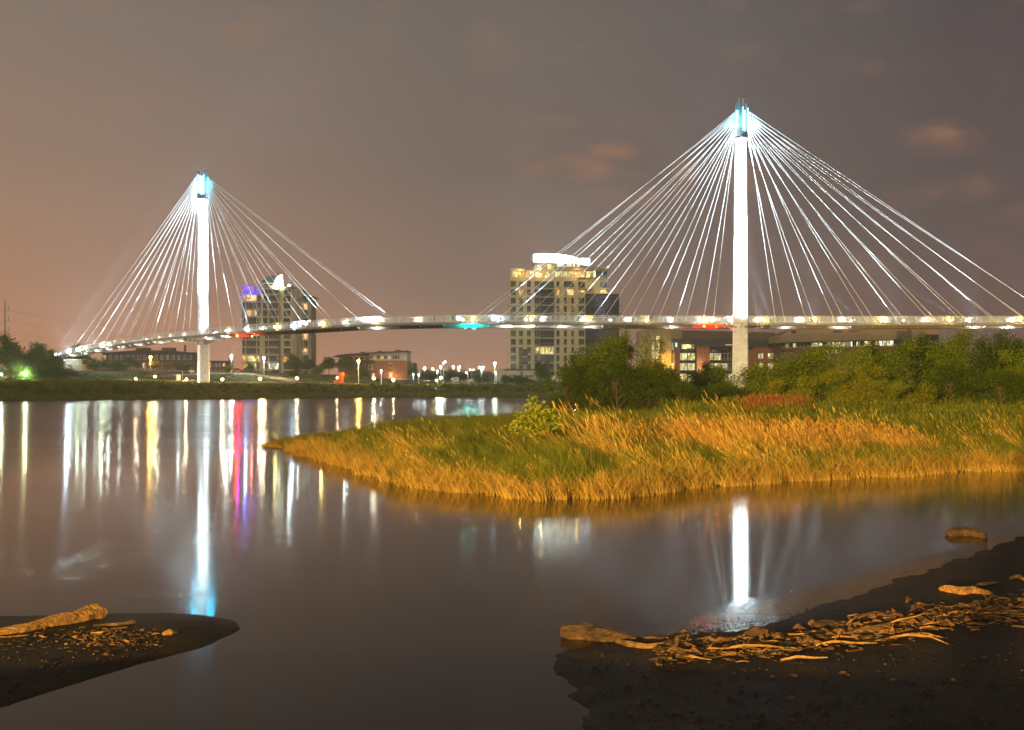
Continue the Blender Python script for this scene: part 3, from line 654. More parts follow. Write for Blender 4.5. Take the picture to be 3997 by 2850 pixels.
# lamps along the deck edge
def deck_lamp(px, key, r, off=-HW-0.35, dz=0.75):
    p = at(s_of(px), off, dz); h = link('floodlight', housing, bridge, p-Vector((0, -0.25, 0.3)))
    link('bulb', bulbmesh('bulb', r, M[key]), bridge, p)
for px in (1115, 1290, 1485, 1850, 2070, 2290, 2517, 2748, 2970, 3168, 3420, 3683, 3955): deck_lamp(px, 'bulb_amber', 0.24)
for px, key, r in ((430, 'bulb_green', 0.36), (335, 'bulb_green', 0.34), (365, 'bulb_white', 0.3), (300, 'bulb_cool', 0.42), (246, 'bulb_cool', 0.4), (458, 'bulb_white', 0.22),
                   (925, 'bulb_white', 0.16), (1000, 'bulb_cool', 0.16), (1180, 'bulb_cool', 0.16), (1375, 'bulb_white', 0.15), (1480, 'bulb_white', 0.12), (1812, 'bulb_white', 0.13), (1927, 'bulb_cool', 0.17),
                   (2050, 'bulb_white', 0.13), (2262, 'bulb_white', 0.14), (2720, 'bulb_white', 0.17), (2836, 'bulb_white', 0.2), (3505, 'bulb_white', 0.12), (3305, 'bulb_white', 0.1), (2375, 'bulb_white', 0.1)):
    deck_lamp(px, key, r)
# added points without fixtures at the far edge, brightening the railings and slab
for i in range(46):
    s = 8+i*(LEN-16)/45; p = at(s, HW-0.5, 1.2)
    ld = bpy.data.lights.new('rail_fill', 'POINT'); ld.energy = 260 if i % 3 else 480; ld.color = (0.85, 1.0, 0.93) if i % 4 else (1.0, 0.85, 0.6); ld.shadow_soft_size = 0.1
    ld.use_custom_distance = False
    link('rail_fill', ld, bridge, p)
# underside washes
for px, pw in ((300, 900), (345, 900), (395, 900), (440, 900), (490, 800), (560, 700), (640, 900), (720, 900), (830, 1200), (900, 900), (1480, 900), (2060, 1500), (2190, 1000), (2300, 900), (2620, 500), (3060, 500), (3270, 700), (3790, 900), (3920, 800), (1980, 1200)):
    ld = bpy.data.lights.new('underside_light', 'POINT'); ld.energy = pw*0.6; ld.color = (0.85, 1.0, 0.95); ld.shadow_soft_size = 0.15
    link('underside_light', ld, bridge, at(s_of(px), -1.9, -1.25))
# navigation lamps under the span: red at the channel edges, green in the middle
def nav(px, py, key, col, pw, r):
    s = s_of(px); p = at(s, -HW+0.3, 0); zt = p.z-0.42; p.z = PZ(py, p.y)
    h = MB().tube([(p.x, p.y, zt), (p.x, p.y, p.z+0.25)], 0.05, 5).box(p.x-0.16, p.x+0.16, p.y-0.16, p.y+0.16, p.z+0.25, p.z+0.4).build('navigation_lamp', M['dark_metal'], bridge)
    link('bulb', bulbmesh('bulb', r, M[key]), h, p)
    ld = bpy.data.lights.new('nav_glow', 'POINT'); ld.energy = pw; ld.color = col; ld.shadow_soft_size = 0.2; link('nav_glow', ld, bridge, p+Vector((0, -0.6, 0.1)))
nav(958, 1311, 'bulb_red', (1, 0.01, 0.0), 2600, 0.3); nav(1016, 1313, 'bulb_orange', (1, 0.1, 0.02), 300, 0.1)
nav(2740, 1274, 'bulb_red', (1, 0.01, 0.0), 1000, 0.2); nav(2787, 1277, 'bulb_red', (1, 0.02, 0.0), 500, 0.1)
nav(1822, 1277, 'bulb_teal', (0, 0.9, 0.75), 650, 0.24); nav(1854, 1280, 'bulb_teal', (0, 0.9, 0.75), 650, 0.26)
# abutment at the city end
ab = thing('bridge_abutment', 'tan concrete abutment under the city end of the footbridge', 'abutment', (PX(290, 366), 366, 0))
MB().box(-3.6, 3.4, -1, 8, 6.5, PZ(1409, 366)).build('wall', M['concrete'], ab)
MB().box(-3.9, 3.7, -1.3, 8.3, PZ(1409, 366)+0.003, PZ(1402, 366)).build('cap', M['concrete'], ab)

# ------------------------------------------------------------------ buildings
WCACHE = {}
def window(parent, x0, x1, z0, z1, y, key, nv=2, nh=1, name='window', fr=0.09, fm='mullion', sill=False):
    """a framed window with its pane; y is the wall face, the frame stands proud of it"""
    w, h = round(x1-x0, 2), round(z1-z0, 2); k = (w, h, nv, nh, fr, fm, sill)
    if k not in WCACHE:
        mb = MB(); mb.box(0, w, -0.12, -0.003, 0, fr).box(0, w, -0.12, -0.003, h-fr, h).box(0, fr, -0.12, -0.003, fr, h-fr).box(w-fr, w, -0.12, -0.003, fr, h-fr)
        for i in range(1, nv): xx = w*i/nv; mb.box(xx-fr*0.4, xx+fr*0.4, -0.10, -0.003, fr, h-fr)
        for i in range(1, nh+1):
            if nh > 0: zz = h*(0.28 if nh == 1 else i/(nh+1)); mb.box(fr, w-fr, -0.09, -0.004, zz-fr*0.35, zz+fr*0.35)
        if sill: mb.box(-0.15, w+0.15, -0.25, -0.003, -0.18, 0).box(-0.15, w+0.15, -0.2, -0.003, h, h+0.25)
        WCACHE[k] = mb.mesh(name, M[fm])
    o = link(name, WCACHE[k], parent, (x0, y, z0))
    kp = (w, h, fr, key)
    if kp not in WCACHE: WCACHE[kp] = MB().box(fr, w-fr, -0.055, -0.006, fr, h-fr).mesh('pane', M[key])
    link('pane', WCACHE[kp], o, (0, 0, 0)); return o
def gk(r_, lit=0.0, base='glass_teal'):
    return base if r_.random() >= lit else ('lit_warm' if r_.random() < 0.5 else 'lit_yellow')

# --- the apartment tower behind the left pylon's span
DA = 430; kA = DA/FOC
A = thing('apartment_tower', 'glass and beige apartment tower with violet-lit top corner and quarter-round roof sail', 'building', (PX(930, DA), DA, PZ(1485, DA)))
zb = PZ(1485, DA)
def ua(px): return (px-930)*kA
def za(py): return PZ(py, DA)-zb
MB().box(ua(943), ua(1088), 0, 16, 0, za(1120)).build('wall', M['beige'], A)
MB().box(ua(1088)+0.003, ua(1136), 1.2, 17, 0, za(1118)).build('wall', M['beige'], A)
MB().prism([(ua(1136)+0.003, 1.2), (ua(1172), 4.5), (ua(1172), 18), (ua(1136)+0.003, 18)], 0, za(1124)).build('wall', M['beige'], A)
MB().box(ua(1158), ua(1198), 4.6, 20, 0, za(1152)).build('wall', M['beige'], A)
MB().box(ua(940), ua(1140), -0.9, 16.5, za(1120)+0.003, za(1117)).build('parapet', M['concrete'], A)
MB().box(ua(1154), ua(1208), 3.6, 20.5, za(1152)+0.003, za(1149)).build('parapet', M['concrete'], A)
FL = 29.5; ra = random.Random(3)
for i in range(12):
    y0 = 1149+FL*i      # floor line
    zt, z0 = za(y0+2)-0.1, za(y0+FL-3)
    if i >= 0 and y0+FL < 1490:
        MB().box(ua(941), ua(1090), -0.7, -0.003, za(y0+FL)-0.0, za(y0+FL-3)).build('floor_slab', M['concrete'], A)
    ks = {}
    if i == 0: ks = {0: 'lit_warm', 1: 'lit_warm'}
    if i == 2: ks = {1: 'lit_warm'}
    if i == 9-1: pass
    row = [(945, 957, 1), (960, 1000, 5), (1003, 1014, 1), (1033, 1046, 1), (1048, 1089, 5)]
    if i < 4: row = [(945, 957, 1), (961, 1001, 5), (1004, 1018, 2), (1026, 1044, 2), (1050, 1086, 5)]
    for j, (a, b, nv) in enumerate(row):
        key = 'glass_teal' if (i+j) % 3 else 'glass_blue'
        if i == 0 and j in (0, 1): key = 'lit_warm'
        if i == 2 and j == 1: key = 'lit_warm'
        if i == 8 and j <= 2: key = 'lit_yellow' if j else 'lit_orange'
        if i == 9 and j == 0: key = 'lit_orange'
        if i == 9 and j == 1: key = 'lit_yellow'
        if i == 9 and j == 4: key = 'lit_white'
        window(A, ua(a), ua(b), z0, zt, 0, key, nv, 1)
    window(A, ua(1104), ua(1132), z0, zt, 1.2, 'lit_orange' if i == 8 else ('glass_blue' if i % 2 else 'glass_teal'), 4, 1)
    if i > 0 or True:
        window(A, ua(1160), ua(1194), z0, zt, 4.6, 'lit_warm' if i in (1, 5, 7) else 'glass_teal', 4, 1)
        MB().box(ua(1152), ua(1200), 2.4, 4.59, za(y0+FL), za(y0+FL-2.2)).build('balcony', M['concrete'], A)
        g = MB(); g.box(ua(1152), ua(1200), 2.4, 2.46, za(y0+FL-12), za(y0+FL-10.8))
        for q in range(13): xx = ua(1152)+(ua(1200)-ua(1152)-0.08)*q/12; g.box(xx, xx+0.06, 2.41, 2.45, za(y0+FL-2.2), za(y0+FL-12))
        g.build('balcony_rail', M['dark_metal'], A)
        MB().box(ua(935), ua(943), 0.5, 3, za(y0+FL), za(y0+FL-2)).build('balcony', M['concrete'], A)
# violet-lit top floor and its balconies
window(A, ua(947), ua(975), za(1146), za(1129), 0, 'lit_violet', 3, 1); window(A, ua(982), ua(1012), za(1146), za(1129), 0, 'lit_violet', 5, 1)
for a, b, nv in ((1022, 1045, 4), (1047, 1070, 4), (1071, 1087, 3)): window(A, ua(a), ua(b), za(1147), za(1130), 0, 'glass_teal', nv, 0)
window(A, ua(1106), ua(1130), za(1150), za(1130), 1.2, 'glass_blue', 4, 1)
for py_ in (1152, 1182): MB().box(ua(928), ua(941), 0.6, 3.2, za(py_+12), za(py_+4)).build('balcony', M['concrete'], A)
for px_, py_ in ((960, 1125), (935, 1163)):
    ld = bpy.data.lights.new('violet_light', 'POINT'); ld.energy = 700; ld.color = (0.1, 0.03, 1.0); ld.shadow_soft_size = 0.3; link('violet_light', ld, A, (ua(px_), -2.2, za(py_)))
for px_ in (985, 1125): 
    ld = bpy.data.lights.new('violet_light', 'POINT'); ld.energy = 500 if px_ < 1000 else 0.1; ld.color = (0.1, 0.03, 1.0); link('violet_light', ld, A, (ua(px_), -2.0, za(1135)))
for px_ in (1155, 1165, 1180, 1197, 1206): MB().box(ua(px_), ua(px_)+0.3, 2.05, 2.38, 0, za(1165 if px_ > 1190 else 1175)).build('balcony_post', M['concrete'], A)
for px_ in (1140, 1148, 1154):
    MB().box(ua(px_), ua(px_)+0.35, 1.6, 1.95, 0, za(1130)).build('balcony_post', M['concrete'], A)
# plant room with a curved dark roof and the white quarter-round sail
MB().box(ua(1014), ua(1070), 3, 13, za(1117)+0.003, za(1101)).build('plant_room', M['beige'], A)
window(A, ua(1024), ua(1058), za(1114), za(1104), 3, 'glass_teal', 4, 0)
pr = [(ua(1014), za(1100.5))]+[(ua(1014)+(ua(1078)-ua(1014))*(1-math.cos(t*math.pi/2)), za(1100.5)+(za(1070)-za(1100.5))*math.sin(t*math.pi/2)) for t in [k/10 for k in range(1, 11)]]+[(ua(1078), za(1100.5))]
MB().prism_xz(pr, 3.2, 13).build('curved_roof', M['roof'], A)
pr = [(ua(1064.5), za(1117)), (ua(1065), za(1108))]+[(ua(1065)+(ua(1100)-ua(1065))*math.sin(t*math.pi/2)*1.0, za(1104)+(za(1070)-za(1104))*(1-math.cos(t*math.pi/2))) for t in [k/10 for k in range(1, 10)]]
pr = [(ua(1064.5), za(1117)), (ua(1065), za(1103)), (ua(1068), za(1092)), (ua(1074), za(1082)), (ua(1082), za(1074.5)), (ua(1091), za(1070.8)), (ua(1100), za(1070)), (ua(1100), za(1117))]
MB().prism_xz(pr, 1.4, 2.8).build('roof_sail', M['white_paint'], A)
spot('sail_light', (ua(1084), -5, za(1123)), (ua(1084), 1.4, za(1090)), 9000, 90, (0.8, 1, 0.85), A)
MB().tube([(ua(1071), 6, za(1070)), (ua(1071), 6, za(1055))], 0.1, 5).build('roof_mast', M['dark_metal'], A)
link('roof_lamp', bulbmesh('roof_lamp', 0.4, M['bulb_white']), A, (ua(1126), 1, za(1114)))

# --- the wider tower, centre right, with the floodlit screen on its roof
DB = 395; kB = DB/FOC
B = thing('apartment_tower', 'beige apartment tower with a brightly floodlit curved white screen on its roof', 'building', (PX(1985, DB), DB, PZ(1490, DB)))
zb2 = PZ(1490, DB)
def ub(px): return (px-1985)*kB
def zB(py): return PZ(py, DB)-zb2
MB().box(ub(1991), ub(2085), 0, 18, 0, zB(1085)).build('wall', M['beige'], B)
MB().box(ub(2085)+0.003, ub(2166), 1.8, 18, 0, zB(1085)).build('wall', M['beige'], B)
MB().box(ub(2166)+0.003, ub(2256), 0.4, 18, 0, zB(1080)).build('wall', M['beige'], B)
MB().box(ub(2256)+0.003, ub(2284), 0.0, 18, 0, zB(1146)).build('wall', M['beige'], B)
MB().box(ub(2256)+0.003, ub(2374), 3.0, 18, zB(1146)+0.003, zB(1078)).build('wall', M['beige'], B)
MB().box(ub(2284)+0.003, ub(2417), 0.6, 18, 0, zB(1147)).build('glass_block', M['slate'], B)
MB().box(ub(2256), ub(2415), -0.2, 18.2, zB(1147)+0.004, zB(1143)).build('parapet', M['concrete'], B)
rb_ = random.Random(11)
FB = 32.2
for i in range(13):
    yt = 1097+FB*i; z0, zt = zB(yt+24), zB(yt)
    if yt > 1470: break
    def put(a, b, y, nv, key=None, zz=None, nh=1): window(B, ub(a), ub(b), *(zz or (z0, zt)), y, key or ('glass_teal' if rb_.random() < 0.6 else 'glass_blue'), nv, nh)
    put(1993, 2013, 0, 3, 'lit_warm' if i == 10 and False else None)
    put(2025, 2041, 0, 2, 'lit_warm' if i == 1 else None); put(2056, 2072, 0, 2)
    lit = 'lit_yellow' if i == 8 else None
    put(2086, 2106, -0.0, 3, lit)
    window(B, ub(2107), ub(2163), zB(yt+27), zB(yt-1), 1.8, lit or ('glass_blue' if i % 3 else 'glass_teal'), 7, 1)
    MB().box(ub(2085), ub(2166), -0.5, 1.79, zB(yt+31.5), zB(yt+29.5)).build('floor_slab', M['concrete'], B)
    put(2171, 2184, 0.4, 1, 'lit_warm' if i == 1 else None); put(2200, 2213, 0.4, 1)
    if i >= 2: put(2229, 2240, 0.4, 1); put(2257, 2281, 0, 3)
    if i < 2:
        put(2201, 2240, 0.4, 4, 'lit_warm' if i == 1 else 'glass_blue'); put(2252+6, 2285, 3.0, 4, 'lit_warm' if i == 1 else 'glass_blue')
        put(2344, 2372, 3.0, 3, 'lit_yellow' if i == 1 else 'glass_blue')
        MB().box(ub(2340), ub(2392), 0.6, 2.99, zB(yt+30), zB(yt+28)).build('balcony', M['concrete'], B)
        MB().box(ub(2250), ub(2318), 0.6, 2.99, zB(yt+30), zB(yt+28)).build('balcony', M['concrete'], B)
    if i >= 2:
        for a in range(7):
            window(B, ub(2287+a*18.3), ub(2304.3+a*18.3), zB(yt+29), zB(yt+0.5), 0.6, 'glass_blue', 2, 1, fm='dark_metal')
        MB().box(ub(2256), ub(2284), -0.4, -0.003, zB(yt+31), zB(yt+29.5)).build('floor_slab', M['concrete'], B)
        MB().box(ub(2417)+0.003, ub(2430), 3, 6, zB(yt+30), zB(yt+28)).build('balcony', M['slate'], B)
    if i % 2 == 0 or i > 6:
        MB().box(ub(1978), ub(1991)-0.003, 1, 5, zB(yt+30), zB(yt+28)).build('balcony', M['concrete'], B)
    for px_ in (2018, 2077): 
        if i > 4: MB().box(ub(px_), ub(px_)+0.25, -0.2, -0.003, zB(yt+16), zB(yt+13)).build('wall_lamp', M['yellow_paint'], B)
for px_ in (1979, 2013.5): MB().box(ub(px_), ub(px_)+0.18, -0.3, -0.1, zB(1470), zB(1110)).build('balcony_post', M['concrete'], B)
# penthouse floor, lit right along
zp0, zp1 = zB(1083), zB(1057)
MB().box(ub(1991), ub(2085), 1.2, 17, zB(1085)+0.003, zB(1052)).build('penthouse_wall', M['beige'], B)
MB().box(ub(2085)+0.003, ub(2164), 2.8, 17, zB(1085)+0.003, zB(1052)).build('penthouse_wall', M['beige'], B)
MB().box(ub(2164)+0.003, ub(2374), 2.0, 17, zB(1080)+0.003, zB(1048)).build('penthouse_wall', M['beige'], B)
MB().box(ub(1989), ub(2050), -0.1, 17.5, zB(1057), zB(1049)).build('roof_edge', M['concrete'], B)
MB().box(ub(2164), ub(2376), -0.6, 17.5, zB(1054), zB(1042)).build('roof_edge', M['tan'], B)
for a, b, y, key, nv in ((2000, 2024, 1.2, 'lit_yellow', 4), (2026, 2046, 1.2, 'lit_orange', 3), (2052, 2084, 1.2, 'lit_warm', 6), (2090, 2122, 2.8, 'lit_warm', 5), (2126, 2162, 2.8, 'lit_yellow', 5), (2166, 2186, 2, 'lit_yellow', 2),
                         (2188, 2218, 2, 'lit_yellow', 4), (2219, 2240, 2, 'lit_yellow', 3), (2243, 2284, 2, 'lit_warm', 6), (2287, 2326, 2, 'lit_yellow', 5), (2328, 2352, 2, 'glass_blue', 3), (2354, 2372, 2, 'glass_blue', 2)):
    window(B, ub(a), ub(b), zp0+0.15, zp1, y, key, nv, 1)
for px_, py_, e in ((2110, 1062, 900), (2250, 1062, 700), (2030, 1062, 500), (2360, 1128, 500)):
    ld = bpy.data.lights.new('terrace_light', 'POINT'); ld.energy = e; ld.color = (1, 0.65, 0.2); ld.shadow_soft_size = 0.2; link('terrace_light', ld, B, (ub(px_), -1.5, zB(py_)))
MB().box(ub(2000), ub(2040), 3, 3.05, zB(1052)+0.003, zB(1045)).build('roof_rail', M['steel_white'], B)
# small roof pavilion and the big white screen behind it
MB().box(ub(2084), ub(2206), 3, 10, zB(1052)+0.004, zB(1024)).build('roof_pavilion', M['beige'], B)
MB().box(ub(2081), ub(2176), 2, 11, zB(1026), zB(1020)).build('pavilion_roof', M['concrete'], B)
window(B, ub(2086), ub(2104), zB(1050), zB(1030), 3, 'lit_white', 2, 0); window(B, ub(2106), ub(2164), zB(1050), zB(1028), 3, 'lit_yellow', 6, 0); window(B, ub(2174), ub(2204), zB(1044), zB(1023), 3, 'lit_white', 3, 0)
pts = [(2085, 977.5), (2115, 976), (2150, 976), (2185, 978.5), (2220, 984), (2248, 991), (2270, 1000)]
pr = [(ub(2085), zB(1042))]+[(ub(a), zB(b)) for a, b in pts]+[(ub(2270), zB(1046))]
MB().prism_xz(pr, 11.5, 12.3).build('roof_screen', M['white_paint'], B)
MB().box(ub(2272), ub(2312), 12.5, 18, zB(1048), zB(992)).build('lift_housing', M['slate'], B)
MB().box(ub(2207), ub(2268), 4, 11, zB(1048)+0.2, zB(1019)).build('roof_pavilion', M['beige'], B)
window(B, ub(2209), ub(2235), zB(1044), zB(1021), 4, 'lit_white', 3, 0); window(B, ub(2238), ub(2266), zB(1044), zB(1021), 4, 'lit_white', 3, 0)
for px_, e in ((2110, 180000), (2170, 200000), (2235, 300000)):
    spot('screen_light', (ub(px_), 4.5, zB(1017)), (ub(px_), 11.5, zB(998)), e, 120, (0.82, 1.0, 0.95), B, 0.6)
# terrace planting
# podium
MB().box(ub(1930), ub(2100), -4.5, -0.7, 0, zB(1447)).build('podium', M['concrete'], B)
MB().box(ub(1968), ub(2100), -4.6, -0.75, zB(1447)+0.003, zB(1441)).build('podium_rail', M['dark_metal'], B)
for i in range(2):
    for px_ in (2035,): window(B, ub(px_), ub(px_+22), zB(1388+i*33), zB(1362+i*33), -0.003, 'glass_teal', 2, 1)
    MB().box(ub(2025), ub(2060), -1.6, -0.13, zB(1391+i*33), zB(1389+i*33)).build('balcony', M['concrete'], B)
    MB().box(ub(2025), ub(2060), -1.6, -1.56, zB(1389+i*33), zB(1380+i*33)).build('balcony_rail', M['dark_metal'], B)

# --- brick office building right of centre
DE = 330; kE = DE/FOC
E = thing('office_building', 'brick and tan office building with lit glazed bays behind the bushes by the right pylon', 'building', (PX(2510, DE), DE, PZ(1500, DE)))
ze = PZ(1500, DE)
def ue(px): return (px-2510)*kE
def zE(py): return PZ(py, DE)-ze
pr = [(ue(2512), 0), (ue(2512), zE(1284)), (ue(2557), zE(1283)), (ue(2557), 0)]
MB().prism_xz(pr, 1, 20).build('wall', M['tan'], E)
MB().prism_xz([(ue(2557)+.003, 0), (ue(2557)+.003, zE(1283)), (ue(2662), zE(1288)), (ue(2662), 0)], 0, 20).build('wall', M['tan'], E)
MB().prism_xz([(ue(2662)+.003, zE(1324)), (ue(2662)+.003, zE(1288)), (ue(3030), zE(1297)), (ue(3030), zE(1330))], 1.5, 20).build('upper_wall', M['brown'], E)
MB().prism_xz([(ue(2620), 0), (ue(2620), zE(1323)), (ue(2929), zE(1325)), (ue(2929), 0)], -2.0, -0.01).build('wall', M['slate'], E)
MB().box(ue(2929)+.003, ue(3071), -1.2, 12, 0, zE(1330)).build('wall', M['slate'], E)
MB().box(ue(2929), ue(3100), -3.6, -1.21, 0, zE(1359)).build('wall', M['brick'], E)
for a, b, t in ((2624, 2646, 1357), (2711, 2761, 1353), (2866, 2940, 1366)):
    MB().box(ue(a), ue(b), -4.2, -2.003, 0, zE(t)).build('brick_pier', M['brick'], E)
MB().box(ue(2700), ue(2930), -4.8, -2.003, zE(1354)+0.003, zE(1350)).build('roof_edge', M['brown'], E)
# tall corner window
for (a, b) in ((2544, 2557), (2560, 2574)):
    for t0, t1, key in ((1311, 1327, 'lit_office'), (1333, 1366, 'lit_office'), (1370, 1400, 'lit_office'), (1404, 1434, 'lit_yellow'), (1437, 1467, 'lit_office')):
        window(E, ue(a), ue(b), zE(t1), zE(t0), 0 if a > 2557 else 0, key, 2, 1, fr=0.1, fm='tan')
MB().box(ue(2575), ue(2580), -0.8, -0.003, 0, zE(1318)).build('brick_pier', M['brick_dark'], E)
for t0, t1, key in ((1339, 1367, 'lit_white'), (1418, 1447, 'lit_office')):
    window(E, ue(2617), ue(2624), zE(t1), zE(t0), -2.0, key, 1, 1)
window(E, ue(2629), ue(2640), zE(1356), zE(1338), -2.0, 'lit_white', 1, 0)
window(E, ue(2655), ue(2706), zE(1364), zE(1344), -2.0, 'lit_office', 5, 1, fm='dark_metal')
window(E, ue(2825), ue(2867), zE(1355), zE(1345), -2.0, 'lit_office', 4, 0, fm='dark_metal')
window(E, ue(3030), ue(3068), zE(1357), zE(1347), -1.2, 'glass_blue', 5, 0, fm='dark_metal')
for (a, b, n) in ((2647, 2677, 3), (2679, 2708, 3), (2761, 2780, 2), (2782, 2808, 3), (2810, 2834, 2), (2836, 2866, 3)):
    for q, (t0, t1) in enumerate(((1379, 1407), (1418, 1446), (1459, 1489))):
        key = 'lit_office' if not (a > 2800 and q == 0) else 'glass_blue'
        if a == 2679 and q == 0: key = 'lit_yellow'
        if a == 2836 and q < 2: key = 'glass_teal'
        window(E, ue(a), ue(b), zE(t1), zE(t0), -2.0, key, n, 1, fr=0.1)
    for t0, t1 in ((1367, 1378), (1408, 1417), (1447, 1458)):
        MB().box(ue(a), ue(b), -2.12, -2.003, zE(t1), zE(t0)).build('spandrel', M['glass_blue'], E)
for (a, b, n, key) in ((2948, 2968, 2, 'lit_office'), (2985, 3020, 4, 'lit_office'), (3021, 3054, 4, 'lit_office'), (3072, 3098, 3, 'lit_office')):
    window(E, ue(a), ue(b), zE(1402), zE(1380), -3.6, key, n, 0); window(E, ue(a), ue(b), zE(1440), zE(1418), -3.6, 'lit_office', n, 0)
for px_, h_ in ((2775, 12), (2800, 8), (2822, 5), (2564, 6)): MB().tube([(ue(px_), 6, zE(1290)), (ue(px_), 6, zE(1290-h_))], 0.08, 5).build('roof_vent', M['galv'], E)
ld = bpy.data.lights.new('wall_light', 'POINT'); ld.energy = 2500; ld.color = (1, 0.68, 0.1); ld.shadow_soft_size = 0.3; link('wall_light', ld, E, (ue(2596), -3, zE(1412)))
ld = bpy.data.lights.new('wall_light', 'POINT'); ld.energy = 1500; ld.color = (1, 0.7, 0.3); ld.shadow_soft_size = 0.3; link('wall_light', ld, E, (ue(2720), -6.5, zE(1440)))

# --- long low building at the right
DG = 318; kG = DG/FOC
G = thing('long_office', 'long low tan building with a ribbon of lit windows, furthest right building', 'building', (PX(3030, DG), DG, PZ(1500, DG)))
zg = PZ(1500, DG)
def ug(px): return (px-3030)*kG
def zG(py): return PZ(py, DG)-zg
MB().prism_xz([(ug(3032), zG(1339)), (ug(3032), zG(1310)), (ug(3490), zG(1289)), (ug(3490), zG(1326))], -2, 20).build('fascia', M['tan'], G)
MB().prism_xz([(ug(3045), 0), (ug(3045), zG(1340)), (ug(3490), zG(1327)), (ug(3490), 0)], 0, 20).build('wall', M['brown'], G)
MB().prism_xz([(ug(3060), zG(1308)), (ug(3110), zG(1283)), (ug(3560), zG(1276)), (ug(3560), zG(1300))], 4, 20).build('upper_roof', M['tan'], G)
for a, b in ((3102, 3120), (3268, 3300), (3330, 3376), (3455, 3475)): MB().box(ug(a), ug(b), 3.6, 3.99, zG(1298), zG(1289)).build('roof_vent', M['dark_metal'], G)
rg = random.Random(5)
for i in range(30):
    a = 3050+i*14.6; f = (a-3032)/458
    key = rg.choice(['lit_office', 'lit_yellow', 'lit_office', 'lit_white', 'glass_teal', 'glass_teal'])
    window(G, ug(a), ug(a+14), zG(1357-f*7), zG(1341.5-f*14), 0, key, 2, 0, fr=0.08)
    if 3220 < a < 3280 or 3340 < a < 3400: window(G, ug(a), ug(a+14), zG(1380), zG(1366), 0, 'lit_office', 2, 0, fr=0.08)
MB().prism_xz([(ug(3045), zG(1366)), (ug(3045), zG(1358.5)), (ug(3490), zG(1351)), (ug(3490), zG(1360))], -1.2, -0.003).build('fascia', M['brick_dark'], G)
MB().box(ug(3490)+0.003, ug(3562), 0.5, 20, 0, zG(1291)).build('wall', M['brown'], G)
for i in range(4): window(G, ug(3494+i*16), ug(3509+i*16), zG(1352), zG(1326), 0.5, 'glass_blue', 2, 0, fm='dark_metal')
MB().box(ug(3562)+0.003, ug(3676), 1.5, 20, 0, zG(1279)).build('wall', M['tan'], G)
window(G, ug(3574), ug(3586), zG(1340), zG(1327), 1.5, 'lit_office', 1, 0)
for i in range(3): window(G, ug(3613+i*20), ug(3632+i*20), zG(1347), zG(1305), 1.5, 'glass_blue', 2, 2, fm='dark_metal')

# --- low brick apartments, centre left, with a bowed dark roof
DC = 372; kC = DC/FOC
Cb = thing('brick_apartments', 'low red brick apartment block with grey top storey and long bowed dark roof', 'building', (PX(1300, DC), DC, PZ(1482, DC)))
zc = PZ(1482, DC)
def uc(px): return (px-1300)*kC
def zC(py): return PZ(py, DC)-zc
MB().box(uc(1461), uc(1589), 0, 14, 0, zC(1408)).build('wall', M['brick'], Cb)
MB().box(uc(1461), uc(1590), -0.25, 14.2, zC(1408)+0.003, zC(1405)).build('cornice', M['beige'], Cb)
MB().box(uc(1440), uc(1587), 1.0, 14, zC(1405)+0.004, zC(1374)).build('top_storey', M['concrete'], Cb)
MB().box(uc(1310), uc(1461)-0.003, 5, 14, 0, zC(1405)).build('wall', M['brick_dark'], Cb)
MB().box(uc(1310), uc(1440)-0.003, 6, 14, zC(1405)+0.004, zC(1386)).build('top_storey', M['concrete'], Cb)
MB().box(uc(1588), uc(1592), -0.5, 14, 0, zC(1479)).build('footing', M['concrete'], Cb)
MB().box(uc(1458), uc(1592), -0.6, -0.003, 0, zC(1479)).build('footing', M['concrete'], Cb)
top = [(1300, 1391), (1320, 1386), (1345, 1382.5), (1380, 1380), (1430, 1377), (1480, 1374.5), (1530, 1372), (1560, 1370.5), (1593, 1369)]
MB().prism_xz([(uc(a), zC(b)) for a, b in top]+[(uc(1593), zC(1372)), (uc(1480), zC(1379.5)), (uc(1380), zC(1386)), (uc(1320), zC(1391)), (uc(1300), zC(1393))], -0.8, 15).build('roof', M['roof'], Cb)
for a in (1399, 1467, 1538): MB().box(uc(a), uc(a+18), 4, 8, zC(1380), zC(1372 if a < 1420 else (1368 if a < 1500 else 1364))).build('roof_unit', M['brown'], Cb)
for a in (1366, 1438, 1503, 1561): MB().tube([(uc(a), 4, zC(1382)), (uc(a), 4, zC(1370 if a < 1500 else 1364))], 0.08, 5).build('vent_pipe', M['dark_metal'], Cb)
window(Cb, uc(1518), uc(1531), zC(1436), zC(1419), 0, 'glass_teal', 2, 1, fm='beige', sill=True, fr=0.12)
window(Cb, uc(1518), uc(1531), zC(1472), zC(1454), 0, 'lit_warm', 1, 0, fm='beige', sill=True, fr=0.12)
window(Cb, uc(1530), uc(1537), zC(1402), zC(1386), 1.0, 'glass_teal', 1, 0); window(Cb, uc(1538), uc(1551), zC(1402), zC(1386), 1.0, 'glass_teal', 1, 0); window(Cb, uc(1552), uc(1559), zC(1402), zC(1386), 1.0, 'glass_blue', 1, 0)
for i, key in enumerate(('glass_teal', 'lit_orange', 'glass_teal', 'lit_warm', 'glass_teal', 'lit_warm')): window(Cb, uc(1442+i*14), uc(1453+i*14), zC(1402), zC(1388), 1.0, key, 2, 0)
for i, key in enumerate(('glass_teal', 'glass_blue', 'glass_teal', 'glass_blue', 'glass_teal')): window(Cb, uc(1330+i*22), uc(1344+i*22), zC(1402), zC(1391), 6, key, 2, 0)
